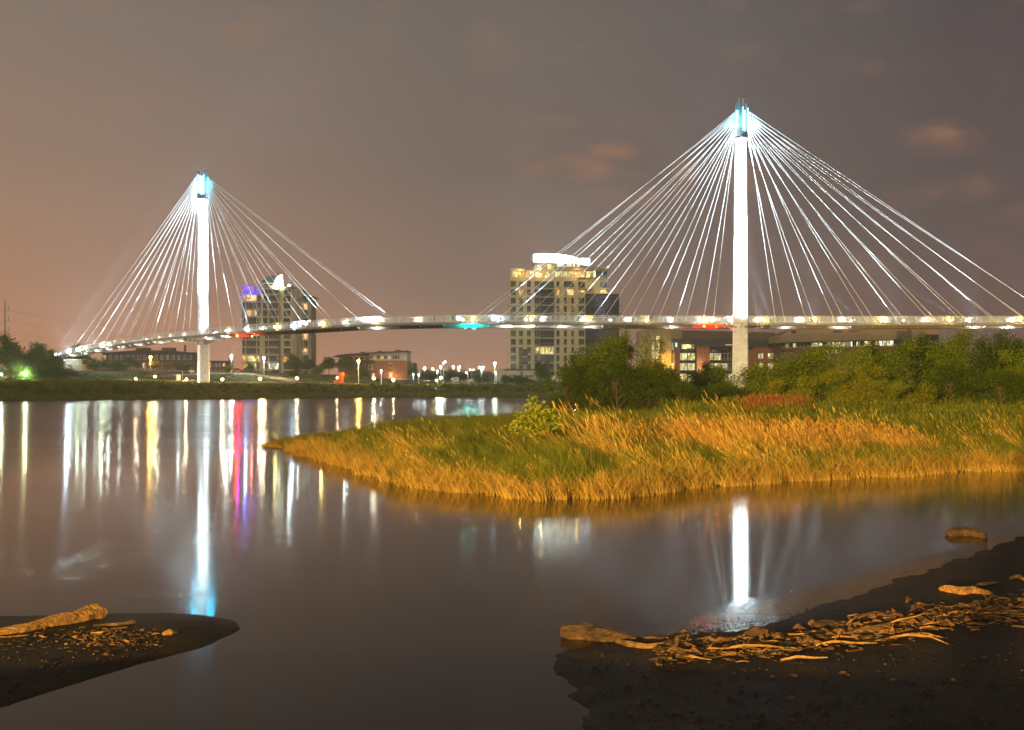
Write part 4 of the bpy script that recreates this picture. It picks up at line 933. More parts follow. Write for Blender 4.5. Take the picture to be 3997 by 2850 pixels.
window(Cb, uc(1432), uc(1442), zC(1444), zC(1423), 5, 'glass_teal', 1, 1, fm='white_paint'); window(Cb, uc(1446), uc(1459), zC(1446), zC(1420), 5, 'glass_teal', 3, 1, fm='white_paint')
window(Cb, uc(1446), uc(1459), zC(1468), zC(1455), 5, 'lit_warm', 3, 0, fm='white_paint'); window(Cb, uc(1432), uc(1442), zC(1468), zC(1458), 5, 'glass_teal', 1, 0, fm='white_paint')
for t in (1449, 1471): MB().box(uc(1428), uc(1461)-0.01, 3.2, 4.99, zC(t+1.5), zC(t)).build('balcony', M['dark_metal'], Cb)
for px_, e, y_ in ((1535, 650, -2.2), (1460, 900, -7)):
    ld = bpy.data.lights.new('wall_light', 'POINT'); ld.energy = e; ld.color = (1, 0.55, 0.1); ld.shadow_soft_size = 0.2; link('wall_light', ld, Cb, (uc(px_), y_, zC(1476)))
link('wall_lamp', bulbmesh('wall_lamp', 0.22, M['bulb_warm']), Cb, (uc(1535), -1.4, zC(1482)))

# --- dim long apartments behind the park, and a small one by the left pylon
DD = 450; kD = DD/FOC
def low_block(name, label, px0, px1, ptop, pbase, D, wallm, topm, n, seed):
    k = D/FOC; o = thing(name, label, 'building', (PX(px0, D), D, PZ(pbase+12, D))); z0 = PZ(pbase+12, D); w = (px1-px0)*k; h = PZ(ptop, D)-z0; rr = random.Random(seed)
    MB().box(0, w, 0, 12, 0, h*0.58).build('wall', M[wallm], o); MB().box(0.3, w-0.3, 0.6, 12, h*0.58+0.003, h).build('top_storey', M[topm], o)
    MB().box(-0.8, w+0.8, -0.8, 12.6, h+0.003, h+0.4).build('roof', M['roof'], o)
    for i in range(n):
        x = w*(i+0.25)/n
        window(o, x, x+w/n*0.5, h*0.68, h*0.9, 0.6, 'glass_blue' if rr.random() < 0.9 else 'lit_warm', 2, 0, fm='steel_white')
        window(o, x, x+w/n*0.5, h*0.25, h*0.5, 0, 'glass_blue' if rr.random() < 0.92 else 'lit_warm', 2, 0, fm='steel_white')
    return o, w, h
o, w, h = low_block('long_apartments', 'dim long grey apartment block behind the park left of the left pylon', 395, 752, 1379, 1445, 450, 'brick_dark', 'slate', 16, 2)
MB().prism_xz([(w*0.03, h+0.41), (w*0.4, h+1.6), (w*0.75, h+1.2), (w*0.98, h+0.41)], 3, 11).build('roof', M['roof'], o)
for f_ in (0.35, 0.63): MB().box(w*f_, w*f_+5, 3, 8, h+0.8, h+2.6).build('roof_unit', M['brown'], o)
MB().box(w*0.87, w*0.87+0.8, 4, 5, h+0.8, h+3.8).build('chimney', M['brown'], o)
low_block('low_house_block', 'low dark red building between the left pylon and the apartment tower', 818, 880, 1412, 1462, 450, 'brick_dark', 'brick_dark', 4, 4)

# ------------------------------------------------------------------ trees and bushes
def crown_mesh(name, seed, n_leaf, leaf, lumps, mats, spread=0.14, droop=0.0, flat=0.6):
    """leaf blades spread through lumpy clusters inside a unit-height crown; lumps = (x, z, rx, rz)"""
    r = np.random.default_rng(seed); C = []; w = []
    for (x, y, z, rx, rz) in lumps:
        k = max(10, int(260*rx*rx*rz/0.03)); d = r.normal(size=(k, 3)); d /= np.linalg.norm(d, axis=1)[:, None]
        rad = r.uniform(0.35, 1.0, k)**0.45*(1+0.16*r.normal(size=k))
        C.append(np.stack([x+d[:, 0]*rx*rad, y+d[:, 1]*rx*rad, z+d[:, 2]*rz*rad], 1))
    C = np.concatenate(C)
    per = r.integers(0, len(C), n_leaf); tw = r.uniform(0.5, 1.6, len(C))[per]
    off = r.normal(size=(n_leaf, 3))*spread*0.3*tw[:, None]; off[:, 2] *= 0.75
    pos = C[per]+off; pos[:, 2] = np.maximum(pos[:, 2], 0.0)
    tint = np.clip(r.uniform(0, 1, len(C))[per]*0.6+r.uniform(0, 0.4, n_leaf), 0, 1)
    a = r.normal(size=(n_leaf, 3)); a[:, 2] *= flat; a[:, 2] -= droop; a /= np.linalg.norm(a, axis=1)[:, None]
    b = np.cross(a, r.normal(size=(n_leaf, 3))); b /= np.linalg.norm(b, axis=1)[:, None]+1e-9
    L = leaf*r.uniform(0.6, 1.3, n_leaf)[:, None]
    V = np.stack([pos, pos+a*L*0.5+b*L*0.32, pos+a*L, pos+a*L*0.5-b*L*0.32], 1).reshape(-1, 3)
    F = np.arange(n_leaf*4).reshape(-1, 4)
    me = npmesh(name, V, F, mats)
    at_ = me.attributes.new('tint', 'FLOAT', 'FACE'); at_.data.foreach_set('value', tint.astype(np.float32)[:len(me.polygons)])
    return me
def trunk_mesh(name, seed, h, r0, n_br=9, multi=1, spread=0.3):
    r = random.Random(seed); mb = MB()
    for q in range(multi):
        a = r.uniform(0, 6.28); lean = 0.05 if multi == 1 else 0.22; pts = []; x = 0.03*q; y = 0
        for i in range(7):
            t = i/6; pts.append((x, y, -0.02+h*t)); x += math.cos(a)*lean*h/6+r.uniform(-.02, .02); y += math.sin(a)*lean*h/6+r.uniform(-.02, .02)
        mb.tube(pts, [r0/multi**0.5*(1-0.85*i/6) for i in range(7)], 6)
        for k in range(n_br):
            i = r.randint(1, 5); p = Vector(pts[i]); az = r.uniform(0, 6.28); L = spread*(1.1-i*0.12)*r.uniform(0.6, 1.1)
            q1 = p+Vector((math.cos(az)*L*0.5, math.sin(az)*L*0.5, L*0.45)); q2 = q1+Vector((math.cos(az+.3)*L*0.4, math.sin(az+.3)*L*0.4, L*0.5))
            mb.tube([p, q1, q2], [r0*0.35*(1-i*0.1), r0*0.2, r0*0.06], 5)
    return mb.mesh(name, M['bark'], True)
rt = random.Random(21)
def lumpset(r, kind):
    out = []
    if kind == 'bush':       # wide, from the ground
        for i in range(9): out.append((r.uniform(-.38, .38), r.uniform(-.3, .3), r.uniform(.22, .68), r.uniform(.14, .24), r.uniform(.14, .24)))
        for i in range(8): out.append((r.uniform(-.42, .42), r.uniform(-.25, .25), r.uniform(.62, .93), r.uniform(.035, .07), r.uniform(.07, .13)))
    elif kind == 'tall':     # saplings with spires
        for i in range(7): out.append((r.uniform(-.2, .2), r.uniform(-.2, .2), r.uniform(.2, .65), r.uniform(.13, .2), r.uniform(.16, .26)))
        for i in range(7): out.append((r.uniform(-.24, .24), r.uniform(-.2, .2), r.uniform(.62, .94), r.uniform(.03, .06), r.uniform(.09, .16)))
    elif kind == 'round':    # parkland tree with a clear trunk
        for i in range(11):
            a = r.uniform(0, 6.28); q = r.uniform(0, .24); out.append((q*math.cos(a), q*math.sin(a), r.uniform(.36, .82), r.uniform(.12, .2), r.uniform(.1, .17)))
    elif kind == 'cone':
        for i in range(9): t = i/8; out.append((0, 0, .12+.82*t, .26*(1-t)+.03, .1))
    return out
NEAR = {}; FAR = {}
for i, (kd, mk, n, lf) in enumerate((('bush', 'leaf_mid', 26000, .025), ('bush', 'leaf_dark', 27000, .022), ('tall', 'leaf_mid', 21000, .024), ('tall', 'leaf_dark', 22000, .022), ('bush', 'leaf_yellow', 18000, .026), ('tall', 'leaf_yellow', 12000, .024))):
    NEAR[i] = (crown_mesh('crown', 40+i, n, lf, lumpset(rt, kd), M[mk], 0.17), trunk_mesh('trunk', i, 0.7, 0.018, 10, 4, 0.25))
for i, (kd, mk, n, lf) in enumerate((('round', 'leaf_far', 9000, .038), ('round', 'leaf_far', 9000, .038), ('bush', 'leaf_far', 9000, .036), ('round', 'leaf_yellow', 4000, .04), ('cone', 'leaf_far', 4000, .03), ('bush', 'leaf_dark', 9000, .034), ('round', 'leaf_mid', 5000, .035))):
    FAR[i] = (crown_mesh('crown', 60+i, n, lf, lumpset(rt, kd), M[mk], 0.16), trunk_mesh('trunk', 20+i, 0.6, 0.022, 7, 1, 0.28))
def tree(name, lib, v, px, ptop, D, wpx, label, cat, group, zbase=None, fn=HP, rz=None):
    x = PX(px, D); zb_ = fn(x, D)-0.1 if zbase is None else zbase; h = PZ(ptop, D)-zb_; w = wpx/FOC*D
    me, tr = lib[v]; o = thing(name, label, cat, (x, D, zb_), rt.uniform(-0.5, 0.5) if rz is None else rz, group)
    nat = {0: .95, 1: .95, 2: .6, 3: .6, 4: .95, 5: .6} if lib is NEAR else {0: .72, 1: .72, 2: .95, 3: .72, 4: .6, 5: .95, 6: .72}
    s = (w/nat[v], w/nat[v], h)
    c = link('crown', me, o, (0, 0, 0), None, s); t = link('trunk', tr, o, (0, 0, 0), None, (min(s[0], h), min(s[0], h), h)); return o
GB = 'bushes and saplings behind the reeds'
for v, px, top, D, w, lab in (
    (1, 2205, 1432, 93, 190, 'low dark bush at the left end of the bushes, overhanging the river'),
    (3, 2270, 1372, 97, 170, 'dark sapling bush against the foot of the wide tower'),
    (2, 2352, 1318, 96, 180, 'tall olive sapling with spiky top under the bridge, centre right'),
    (1, 2400, 1400, 92, 220, 'broad dark bush in front of the tall olive sapling'),
    (2, 2425, 1296, 99, 90, 'thin sapling with a single high spire left of the yellowish one'),
    (4, 2500, 1322, 101, 190, 'yellow-green bushy sapling left of the brick office'),
    (3, 2590, 1415, 95, 150, 'dark slender sapling in front of the tan office corner'),
    (1, 2650, 1490, 90, 240, 'low dark bush below the lit office windows'),
    (3, 2772, 1408, 150, 120, 'small blue-green tree standing before the middle office bay'),
    (1, 2700, 1450, 140, 140, 'dark scrubby bush under the left office bay'),
    (0, 2905, 1425, 99, 230, 'green bush hiding the foot of the right pylon'),
    (1, 2800, 1500, 93, 250, 'low dark green bush left of the right pylon foot'),
    (0, 3040, 1405, 96, 230, 'green leafy bush just right of the right pylon'),
    (4, 3090, 1478, 84, 190, 'yellowish weedy bush above the rust-coloured grass'),
    (2, 3175, 1350, 93, 250, 'bright leafy cottonwood sapling under the long low building'),
    (0, 3290, 1345, 92, 230, 'rounded leafy sapling right of the bright cottonwood'),
    (4, 3330, 1430, 82, 220, 'tall pale green weeds in front of the leafy saplings'),
    (3, 3420, 1335, 97, 190, 'dark leafy sapling below the end of the long building'),
    (2, 3505, 1345, 94, 200, 'olive sapling under the beige office block'),
    (3, 3570, 1325, 108, 210, 'dark sapling in the shade behind the others, right of centre'),
    (3, 3610, 1300, 100, 150, 'dark sapling with feathery tip below the deck, right side'),
    (1, 3590, 1395, 100, 260, 'very dark bush filling the shady gap on the right'),
    (2, 3735, 1290, 95, 190, 'tallest sapling with feathery crown, right part of the thicket'),
    (1, 3700, 1420, 90, 240, 'dark bush with bare forked branches showing, right side'),
    (3, 3860, 1310, 94, 190, 'dark green sapling next to the tallest feathery one'),
    (3, 3930, 1285, 99, 170, 'tall dark sapling near the right edge under the deck'),
    (1, 3900, 1440, 86, 260, 'broad dark bush near the right edge'),
    (0, 4010, 1350, 88, 200, 'green bush cut by the right edge of the view'),
    (1, 4160, 1380, 90, 260, 'dark bush beyond the right edge of the thicket'),
    (4, 3560, 1500, 76, 200, 'low yellow-green weed clump before the dark gap'),
    (0, 3450, 1480, 82, 160, 'round-leaved low bush lit at its tips, before the dark gap'),
    (1, 2520, 1440, 93, 250, 'wide dark bush below the yellow-green sapling')):
    tree('sapling' if v in (2, 3, 5) else 'bush', NEAR, v, px, top, D, w, lab, 'sapling' if v in (2, 3, 5) else 'bush', GB)
# the yellow sapling standing in the reeds
ys = (crown_mesh('crown', 91, 1500, .085, [(0, 0, .5, .22, .25), (-.2, 0, .45, .13, .16), (.22, 0, .6, .14, .2), (0, 0, .85, .09, .13), (-.35, 0, .25, .1, .1), (.3, 0, .3, .12, .12), (.02, 0, .15, .2, .12)], M['leaf_bright'], 0.2), trunk_mesh('trunk', 77, 0.8, 0.012, 9, 2, 0.3))
NEAR[7] = ys
x, D = PX(2085, 52), 52
o = thing('yellow_sapling', 'small bright yellow-green sapling standing in the reeds on the spit', 'sapling', (x, D, HP(x, D)+0.75)); link('crown', ys[0], o, (0, 0, 0), None, (2.7, 2.2, 1.95)); link('trunk', ys[1], o, (0, 0, 0), None, (2, 2, 1.9))
x, D = PX(1715, 48), 48
o = thing('yellow_sapling', 'tiny yellow-green sapling among the reeds, left of the bigger one', 'sapling', (x, D, HP(x, D)+0.2)); link('crown', ys[0], o, (0, 0, 0), (0, 0, 2), (0.75, 0.7, 1.0)); link('trunk', ys[1], o, (0, 0, 0), None, (.7, .7, .9))

GF = 'trees on the city bank'
for v, px, top, D, w, lab in (
    (0, 40, 1295, 300, 130, 'biggest rounded tree at the left edge of the far bank'),
    (1, 140, 1328, 306, 105, 'round dark tree, second from the left edge'),
    (2, 105, 1400, 285, 110, 'low dark bush under the two left trees'),
    (0, 205, 1358, 312, 80, 'tree beside the city end of the footbridge'),
    (2, 170, 1392, 288, 130, 'dark bush below the end floodlight of the bridge'),
    (2, 245, 1420, 300, 90, 'low bush in front of the abutment'),
    (0, 312, 1336, 430, 80, 'tree showing above the deck behind the bridge end'),
    (2, 370, 1392, 340, 100, 'rounded dark bush right of the abutment'),
    (2, 458, 1400, 330, 55, 'narrow dark bush on the slope left of the orange lamp'),
    (0, 520, 1392, 395, 70, 'dim tree in front of the long grey apartments'),
    (3, 596, 1402, 380, 78, 'small tree lit yellow by the orange park lamp'),
    (3, 655, 1408, 385, 36, 'narrow lit tree right of the orange park lamp'),
    (3, 517, 1420, 385, 30, 'tiny lit shrub left of the orange park lamp'),
    (2, 715, 1405, 400, 90, 'dark bushy tree left of the left pylon'),
    (4, 895, 1396, 395, 44, 'small conifer between pylon and glass tower'),
    (3, 884, 1424, 340, 55, 'rounded lit yellowish tree right of the left pylon'),
    (0, 975, 1412, 360, 36, 'slim young tree in front of the lit tower foot'),
    (0, 1150, 1376, 352, 95, 'big green tree covering the right foot of the glass tower'),
    (6, 1145, 1436, 335, 60, 'small lit tree with thin trunk left of the path'),
    (6, 1240, 1410, 335, 60, 'lit tree on a slim trunk, right of the glass tower'),
    (1, 1205, 1396, 372, 70, 'dark tree just right of the glass tower'),
    (1, 1282, 1388, 376, 76, 'dark tree at the left end of the bowed roof'),
    (1, 1350, 1382, 366, 84, 'dark tree in front of the bowed-roof block'),
    (2, 1408, 1425, 350, 56, 'dim bush beside the orange path lamp'),
    (3, 1350, 1452, 322, 30, 'small bright yellow tree beside the red play tower'),
    (1, 1612, 1410, 355, 46, 'lone round dark tree right of the brick block'),
    (5, 1690, 1442, 420, 90, 'dim tree in the car park, centre'),
    (6, 1722, 1452, 380, 34, 'small green tree lit from below in the car park'),
    (4, 1755, 1430, 400, 48, 'pointed dark tree in the car park'),
    (5, 1795, 1440, 400, 110, 'wide dark tree behind the white sign'),
    (5, 1880, 1462, 345, 60, 'low round bush in front of the car park lamps'),
    (2, 1915, 1446, 430, 90, 'bluish tree left of the podium wall'),
    (5, 1985, 1460, 330, 58, 'dark bush against the pale podium wall'),
    (5, 2045, 1462, 330, 90, 'wide dark bush at the foot of the wide tower'),
    (5, 2120, 1398, 352, 70, 'dark tree in front of the wide tower'),
    (4, 2035, 1432, 350, 26, 'thin small tree on the podium edge')):
    tree('tree', FAR, v, px, top, D, w, lab, 'tree' if 'bush' not in lab and 'shrub' not in lab else 'bush', GF, fn=HF)
ORD = 'one two three four five six seven eight nine ten eleven twelve thirteen fourteen fifteen sixteen seventeen eighteen nineteen twenty twenty-one twenty-two twenty-three twenty-four twenty-five twenty-six'.split()
for i in range(26):   # a far line of trees behind the car park
    px = 1600+i*19+rt.uniform(-6, 6); D = 560+rt.uniform(-30, 60)
    o = tree('distant_tree', FAR, rt.choice((0, 1, 2)), px, rt.uniform(1436, 1458), D, rt.uniform(34, 60), 'hazy %s tree beyond the car park lamps, number %s from the left' % (rt.choice(('rounded', 'broad', 'pointed')), ORD[i]), 'tree', 'distant trees beyond the car park', zbase=4.6)
for i in range(20):
    px = -30+i*44+rt.uniform(-10, 10); D = 560+rt.uniform(-30, 60)
    o = tree('distant_tree', FAR, rt.choice((0, 1, 2)), px, rt.uniform(1420, 1436), D, rt.uniform(44, 80), 'dim tree behind the riverside park, number %s from the left in its row' % ORD[i], 'tree', 'distant trees behind the park', zbase=6.0)
for i in range(24):
    px = 2440+i*75+rt.uniform(-10, 10); D = 420+rt.uniform(-30, 60)
    o = tree('distant_tree', FAR, rt.choice((0, 1, 5)), px, rt.uniform(1442, 1470), D, rt.uniform(70, 120), 'dim tree behind the low offices, number %s from the left in its row' % ORD[i], 'tree', 'distant trees behind the offices', zbase=4.6) if px > 3700 or px < 2500 else None

# ------------------------------------------------------------------ reeds, grass and bank weeds (instanced clumps)
def clump(name, seed, n, h, hv, w, rad, lean, bend, m, head=0, fall=0.0):
    r = np.random.default_rng(seed); V = []; F = []; T = []
    for i in range(n):
        a = r.uniform(0, 6.28); q = rad*math.sqrt(r.uniform()); x0, y0 = q*math.cos(a), q*math.sin(a)
        H = h*(1+hv*r.uniform(-1, 1)); az = r.uniform(0, 6.28); ln = r.normal(0, 0.16); lx = lean[0]+ln*math.cos(az); ly = lean[1]+ln*math.sin(az)
        bx, by = bend*r.normal(), bend*r.normal(); ww = w*r.uniform(0.6, 1.3); wx, wy = math.cos(az)*ww, math.sin(az)*ww*0.4
        if abs(wx) < ww*0.5: wx = ww*0.5
        segs = 4; b0 = len(V); fl = r.uniform() < fall
        for k in range(segs+1):
            t = k/segs; x = x0+(lx*t+(bx+lx*0.5)*t*t)*H; y = y0+(ly*t+by*t*t)*H; z = H*(t-(0.55 if fl else 0.13)*t*t*t)
            tp = (1-t)**0.7 if not head else max(0.45, 1-t*0.6)
            V += [(x-wx*tp, y-wy*tp, z), (x+wx*tp, y+wy*tp, z)]
        for k in range(segs): F.append((b0+2*k, b0+2*k+1, b0+2*k+3, b0+2*k+2))
        tt = r.uniform(); T += [tt]*segs
        if head:
            px_, py_, pz_ = x, y, z; b0 = len(V); hl = 0.17*h; hw_ = ww*1.5
            V += [(px_, py_, pz_-hl*0.2), (px_-hw_+lx*hl*.4, py_, pz_+hl*0.4), (px_+lx*hl, py_, pz_+hl), (px_+hw_+lx*hl*.4, py_, pz_+hl*0.4)]; F.append((b0, b0+1, b0+2, b0+3)); T.append(tt)
    me = npmesh(name, V, F, m); a_ = me.attributes.new('tint', 'FLOAT', 'FACE'); a_.data.foreach_set('value', np.array(T, np.float32)); return me
def scatter(name, pts, scl, rz, meshes, tilt=None, kind='stuff'):
    """one object: clump meshes instanced on points by geometry nodes"""
    src = bpy.data.collections.new(name+'_clumps')
    for i, me in enumerate(meshes): src.objects.link(bpy.data.objects.new('%s_clump' % name, me))
    n = len(pts); me = bpy.data.meshes.new(name); me.vertices.add(n); me.vertices.foreach_set('co', np.asarray(pts, np.float32).ravel())
    rot = np.zeros((n, 3), np.float32); rot[:, 2] = rz
    me.attributes.new('rot', 'FLOAT_VECTOR', 'POINT').data.foreach_set('vector', rot.ravel())
    s3 = np.asarray(scl, np.float32); s3 = s3 if s3.ndim == 2 else np.repeat(s3[:, None], 3, 1)
    me.attributes.new('scl', 'FLOAT_VECTOR', 'POINT').data.foreach_set('vector', s3.ravel())
    me.attributes.new('idx', 'INT', 'POINT').data.foreach_set('value', rng.integers(0, len(meshes), n).astype(np.int32))
    o = link(name, me); md = o.modifiers.new('scatter', 'NODES')
    g = bpy.data.node_groups.new(name, 'GeometryNodeTree'); g.interface.new_socket('Geometry', in_out='INPUT', socket_type='NodeSocketGeometry'); g.interface.new_socket('Geometry', in_out='OUTPUT', socket_type='NodeSocketGeometry')
    gi, go = g.nodes.new('NodeGroupInput'), g.nodes.new('NodeGroupOutput'); ip = g.nodes.new('GeometryNodeInstanceOnPoints'); ci = g.nodes.new('GeometryNodeCollectionInfo')
    ci.inputs['Collection'].default_value = src; ci.inputs['Separate Children'].default_value = True; ci.inputs['Reset Children'].default_value = True
    def na(nm, t):
        q = g.nodes.new('GeometryNodeInputNamedAttribute'); q.data_type = t; q.inputs['Name'].default_value = nm; return [s for s in q.outputs if s.enabled and s.name == 'Attribute'][0]
    g.links.new(gi.outputs[0], ip.inputs['Points']); g.links.new(ci.outputs[0], ip.inputs['Instance']); ip.inputs['Pick Instance'].default_value = True
    g.links.new(na('idx', 'INT'), ip.inputs['Instance Index']); g.links.new(na('rot', 'FLOAT_VECTOR'), ip.inputs['Rotation']); g.links.new(na('scl', 'FLOAT_VECTOR'), ip.inputs['Scale'])
    g.links.new(ip.outputs[0], go.inputs[0]); md.node_group = g
    return tag(o, kind=kind)
def field(n, x0, x1, y0, y1, fn_keep, hfn, seed):
    r = np.random.default_rng(seed); X = r.uniform(x0, x1, n); Y = r.uniform(y0, y1, n); k = fn_keep(X, Y, r); X, Y = X[k], Y[k]
    return np.stack([X, Y, hfn(X, Y)-0.03], 1)
def infront(X, Y): return np.abs(X/Y) < 0.56
ED = lambda X, Y: seg_dist(X, Y, PEN)+vnoise(X, Y, 4, 3)*0.6
patchy = lambda X, Y: vnoise(X, Y, 7, 31)+0.5*vnoise(X, Y, 2.5, 32)
# green under-grass everywhere, thinner further off
def kg(X, Y, r):
    d = ED(X, Y); return infront(X, Y) & (d > 0.25) & (Y < 125) & (r.uniform(size=X.shape) < np.clip(48/Y, 0.25, 1)**1.3)
pts = field(34000, -17, 66, 33, 125, kg, h_pen, 1); n = len(pts)
gm = [clump('green_clump', 200+i, 46, 0.72, .4, 0.011, 0.4, (-0.22, 0), 0.25, M['grass_green']) for i in range(4)]
s = rng.uniform(0.6, 1.25, n)*(1+0.3*np.clip(vnoise(pts[:, 0], pts[:, 1], 4, 62), -1, 1))*np.where(pts[:, 1] > 62, 1.25, 1.0); tip = np.clip((pts[:, 0]+16)/8, 0.45, 1); s *= tip
scatter('green_grass', pts, s, rng.uniform(-0.5, 0.5, n), gm)
# tall leaning dry reeds in drifts
def kr(X, Y, r):
    d = ED(X, Y); q = patchy(X, Y); near = np.clip(1-d/5, 0, 1)
    return infront(X, Y) & (d > 0.1) & (Y < 85) & (q+near*0.5+r.normal(0, .2, X.shape)-np.clip((Y-52)/40, 0, .6)+0.25*((X > 9) & (X < 20)) > 0.48)
pts = field(9000, -17, 50, 33, 86, kr, h_pen, 2); n = len(pts)
rust_drift = field(1500, 5, 24, 45, 64, lambda X, Y, r: (ED(X, Y) > 2.5) & (((X-14)/9)**2+((Y-54)/8)**2 < r.uniform(0, 1, X.shape)**1.6), h_pen, 12)
scatter('rust_grass', rust_drift, rng.uniform(.6, 1.1, len(rust_drift)), rng.uniform(-.4, .4, len(rust_drift)), [clump('rust_clump', 290+i, 16, 1.1, .4, 0.012, 0.4, (-0.3, 0), 0.12, M['grass_orange'], 1) for i in range(3)])
rm = [clump('reed_clump', 220+i, 16, 1.15+0.25*(i % 3), .45, 0.0095, 0.42, (-0.3-0.16*(i % 4), 0.05), 0.08, M['reed_gold'], 1) for i in range(8)]
s = rng.uniform(0.5, 1.25, n)*(1+0.35*np.clip(vnoise(pts[:, 0], pts[:, 1], 5, 61), -1, 1))*np.clip((pts[:, 0]+17)/9, 0.42, 1)*np.clip(0.55+ED(pts[:, 0], pts[:, 1])/8, 0.55, 1.1)*np.clip(1.45-pts[:, 1]/75, .45, 1)*np.where(pts[:, 0] < 4, 0.8, 1.2)
scatter('dry_reeds', pts, s, rng.uniform(-0.35, 0.35, n)+np.where(pts[:, 0] > 14, 0.0, 0), rm)
# pale drooping fringe at the water's edge
def kf(X, Y, r): 
    d = ED(X, Y); return infront(X, Y) & (d > -0.25) & (d < 1.9-r.uniform(0, 1.2, X.shape)) & (Y < 75)
pts = field(60000, -17, 50, 33, 76, kf, h_pen, 3)[:3600]; n = len(pts); pts[:, 2] = np.maximum(pts[:, 2], -0.02)
fm_ = [clump('fringe_clump', 240+i, 24, 0.62, .45, 0.009, 0.26, (-0.12, -0.3), 0.35, M['reed_gold'], 0, 0.5) for i in range(5)]
scatter('reed_fringe', pts, rng.uniform(0.6, 1.35, n)*np.clip((pts[:, 0]+18)/8, 0.5, 1), rng.uniform(-0.7, 0.7, n), fm_)
# the rust-coloured stand
rr_ = np.random.default_rng(8); n = 210; th = rr_.uniform(0, 6.28, n); q = np.sqrt(rr_.uniform(size=n))
cx_, D_ = PX(3050, 74), 74; X = cx_+q*np.cos(th)*1.8; Y = D_+q*np.sin(th)*2.0
o = scatter('rust_grass', np.stack([X, Y, h_pen(X, Y)], 1), rr_.uniform(0.55, 1.3, n), rr_.uniform(-.4, .4, n), [clump('rust_clump', 260+i, 26, 1.35, .3, 0.014, 0.3, (-0.12, 0), 0.12, M['grass_rust'], 1) for i in range(3)])
X = cx_-2.6+q*np.cos(th)*1.1; Y = D_+1+q*np.sin(th)*1.5
o = scatter('rust_grass', np.stack([X, Y, h_pen(X, Y)], 1), rr_.uniform(0.6, 0.9, n), rr_.uniform(-.4, .4, n), [clump('rust_clump', 270+i, 20, 1.2, .3, 0.014, 0.3, (-0.12, 0), 0.12, M['grass_rust'], 1) for i in range(2)])
# tall weeds towards the thicket
def kw(X, Y, r): return infront(X, Y) & (X > 12) & (ED(X, Y) > 3) & (Y > 56) & (Y < 84) & (vnoise(X, Y, 6, 41)+r.normal(0, .3, X.shape) > 0.1)
pts = field(3800, 12, 52, 56, 84, kw, h_pen, 5); n = len(pts)
wm = [clump('tall_weed_clump', 280+i, 34, 1.25, .4, 0.016, 0.4, (-0.1, 0), 0.2, M['grass_green'], i % 2) for i in range(4)]
scatter('tall_weeds', pts, rng.uniform(0.6, 1.2, n), rng.uniform(-.8, .8, n), wm)
# undergrowth on the far bank: leafy clumps and grass down to the water
def leafclump(seed, m): return crown_mesh('undergrowth_clump', seed, 260, .22, [(0, 0, .4, .5, .4), (.35, 0, .3, .3, .3), (-.3, .1, .35, .3, .3)], m, 0.5)
um = [leafclump(300+i, M[k]) for i, k in enumerate(('weed', 'leaf_dark', 'weed', 'weed', 'leaf_mid', 'weed'))]
def ku(X, Y, r):
    d = Y-shore(X); hi = np.interp(X, [-130, -70, -60, 60], [48, 34, 24, 24]); return (np.abs(X/Y) < 0.55) & (d > 0.8) & (d < hi) & (X < 60)
pts = field(21000, -165, 60, 238, 345, ku, h_far, 6); n = len(pts); d = pts[:, 1]-shore(pts[:, 0])
sz = (0.55+0.85*np.clip(d/12, 0, 1))*rng.uniform(0.5, 1.15, n)*np.where(d > 21, 0.6, 1)*np.interp(pts[:, 0], [-110, -92, -75, 60], [1.3, 1.0, 0.6, 0.6])
sz *= 1+0.5*np.clip(vnoise(pts[:, 0], pts[:, 1], 12, 51), 0, 1)
scatter('bank_undergrowth', pts, sz, rng.uniform(0, 6.28, n), um)
# dry grass at the waterline of the far bank
def kd(X, Y, r): d = Y-shore(X); return (np.abs(X/Y) < 0.55) & (d > -0.5) & (d < 3.5)
pts = field(50000, -165, 70, 236, 306, kd, h_far, 7)[:4500]; n = len(pts); pts[:, 2] = np.maximum(pts[:, 2], 0)
scatter('bank_grass', pts, rng.uniform(0.6, 1.2, n), rng.uniform(0, 6.28, n), [clump('bank_grass_clump', 320+i, 26, 1.0, .4, 0.05, 0.7, (0, 0), 0.3, M['weed']) for i in range(3)])
# lawn tufts in the park
def kl(X, Y, r): d = Y-shore(X); return (np.abs(X/Y) < 0.55) & (d > 24) & (d < 75) & (X < -25)
pts = field(5000, -165, -20, 262, 370, kl, h_far, 9); n = len(pts)
scatter('lawn_grass', pts, rng.uniform(0.3, 0.7, n), rng.uniform(0, 6.28, n), [clump('lawn_clump', 340+i, 40, 0.5, .4, 0.05, 1.0, (0, 0), 0.3, M['grass_green']) for i in range(2)])

def px_of(x, y): return CX+FOC*x/y if y > 1 else 0
